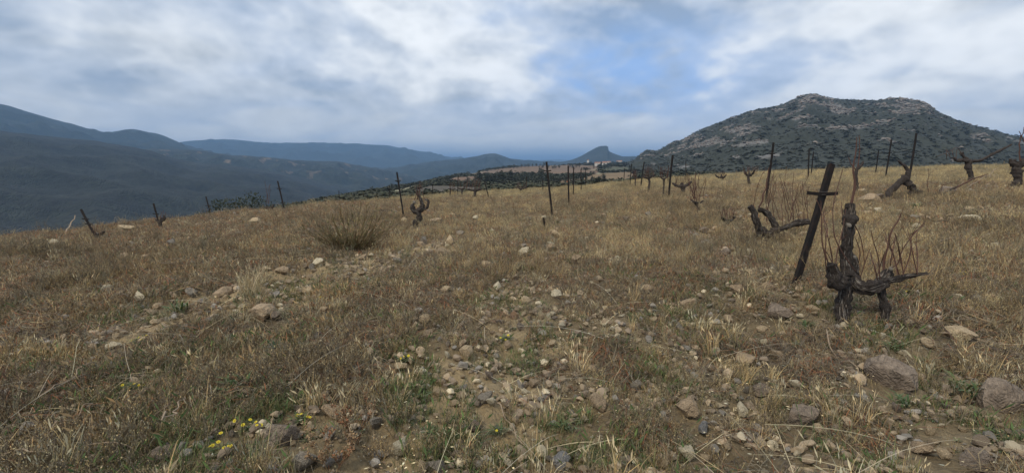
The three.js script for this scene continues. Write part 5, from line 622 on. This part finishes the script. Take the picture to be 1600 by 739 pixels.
  for (let v = 0; v < 3; v++) scatter('green_weeds', 'small green weeds sprouting through the dead grass', 'weeds', greenWeed(2000 + v, [16, 24, 30][v], [0.055, 0.04, 0.07][v], [GREEN, OLIVE, [0.06, 0.10, 0.03]], [0.5, 0.9, 1.6][v], [0.3, 0.24, 0.09][v]), mLeaf, 5200, 2050 + v, (R) => { const [x, z, r] = fan(R, 1.4, 15, 0.9, 1.05); if (R() > fbm(x * 1.1 + 11, z * 1.1, 3) * 1.5 + 0.06 + 0.15 * weedy(x, z) + 0.6 * greenish(x, z)) return null; return { ...gp(x, z), s: 0.4 + 0.8 * R() * R() }; }, (R) => tone(R, 0.3));
  for (let v = 0; v < 2; v++) scatter('tall_straw', 'taller clumps of bright straw scattered through the weeds', 'grass', strawTuft(1480 + v, 34, 0.24, 0.07, [PALE, STRAW, STRAW, [0.55, 0.42, 0.22]], 0.4, 0.003), mPlant, 480, 1490 + v, (R) => { const [x, z, r] = fan(R, 1.6, 22, 0.95, 1.05); if (R() > 0.35 + fbm(x * 0.6 + 5, z * 0.6 + 71, 3) * 1.5) return null; const s = 0.55 + 0.6 * R(); return { ...gp(x, z), s: V3(s, s * (0.7 + 0.6 * R()), s) }; }, (R) => tone(R, 0.25)), scatter('green_grass', 'thin olive green grass coming up between the dead stems', 'grass', strawTuft(2080 + v, 30, 0.13, 0.10, [GREEN, OLIVE, [0.11, 0.13, 0.05], BROWN], 0.05, 0.0026), mPlant, 3600, 2085 + v, (R) => { const [x, z, r] = fan(R, 1.4, 17, 0.9, 1.05); if (R() > fbm(x * 0.7 + 44, z * 0.7, 3) * 1.5 - 0.02 + 0.12 * sstep(0, -1.5, x) * sstep(6, 3, r) + 0.75 * greenish(x, z)) return null; return { ...gp(x, z), s: 0.5 + 0.8 * R() }; }, (R) => tone(R, 0.3));
  const lg = (() => { const R = rng(2100), S = new Strips(); for (let k = 0; k < 9; k++) S.leaf(V3((R() - 0.5) * 0.3, 0.008 + 0.02 * R(), (R() - 0.5) * 0.3), V3(R() - 0.5, (R() - 0.5) * 0.3, R() - 0.5), V3(R() - 0.5, 1, R() - 0.5), 0.008 + 0.018 * R(), 0.005 + 0.009 * R(), tint([STRAW, BROWN, PALE, GREYB, DARK][k % 5], R, 0.3)); return S.build(); })();
  scatter('leaf_litter', 'curled dry leaves and chaff lying on the soil', 'litter', lg, mPlant, 14000, 2110, (R) => { const [x, z] = fan(R, 1.2, 18, 0.9, 1.05); return { ...gp(x, z), n: up(x, z), s: 0.6 + 0.8 * R() }; }, kCol);
  const sg = [0, 1, 2].map((v) => { const R = rng(2200 + v), S = new Strips(); for (let k = 0; k < 3; k++) { const a = R() * 6.283, L = 0.25 + 0.35 * R(), p = []; let q = V3((R() - 0.5) * 0.2, 0.02 + 0.06 * R(), (R() - 0.5) * 0.2), t = a, e = 0.15 + 0.25 * R(); for (let j = 0; j < 7; j++) { p.push(q); t += (R() - 0.5) * 0.10; q = q.clone().add(V3(Math.cos(t) * L / 6, (e - j * 0.08) * L / 6, Math.sin(t) * L / 6)); } S.twig(p, [0.0012, 0.0012, 0.0011, 0.001, 0.0009, 0.0008, 0.0006], tint(k ? PALE : [0.55, 0.47, 0.34], R, 0.2)); } return S.build(); });
  sg.forEach((g, v) => scatter('straw', 'long pale straws lying criss-cross over the weeds', 'straw', g, mPlant, 110, 2250 + v, (R) => { const [x, z] = fan(R, 1.3, 14, 0.9, 1.05); return { ...gp(x, z), s: 0.6 + 0.8 * R() }; }, (R) => tone(R, 0.25)));
}
renderer.render(scene, camera);
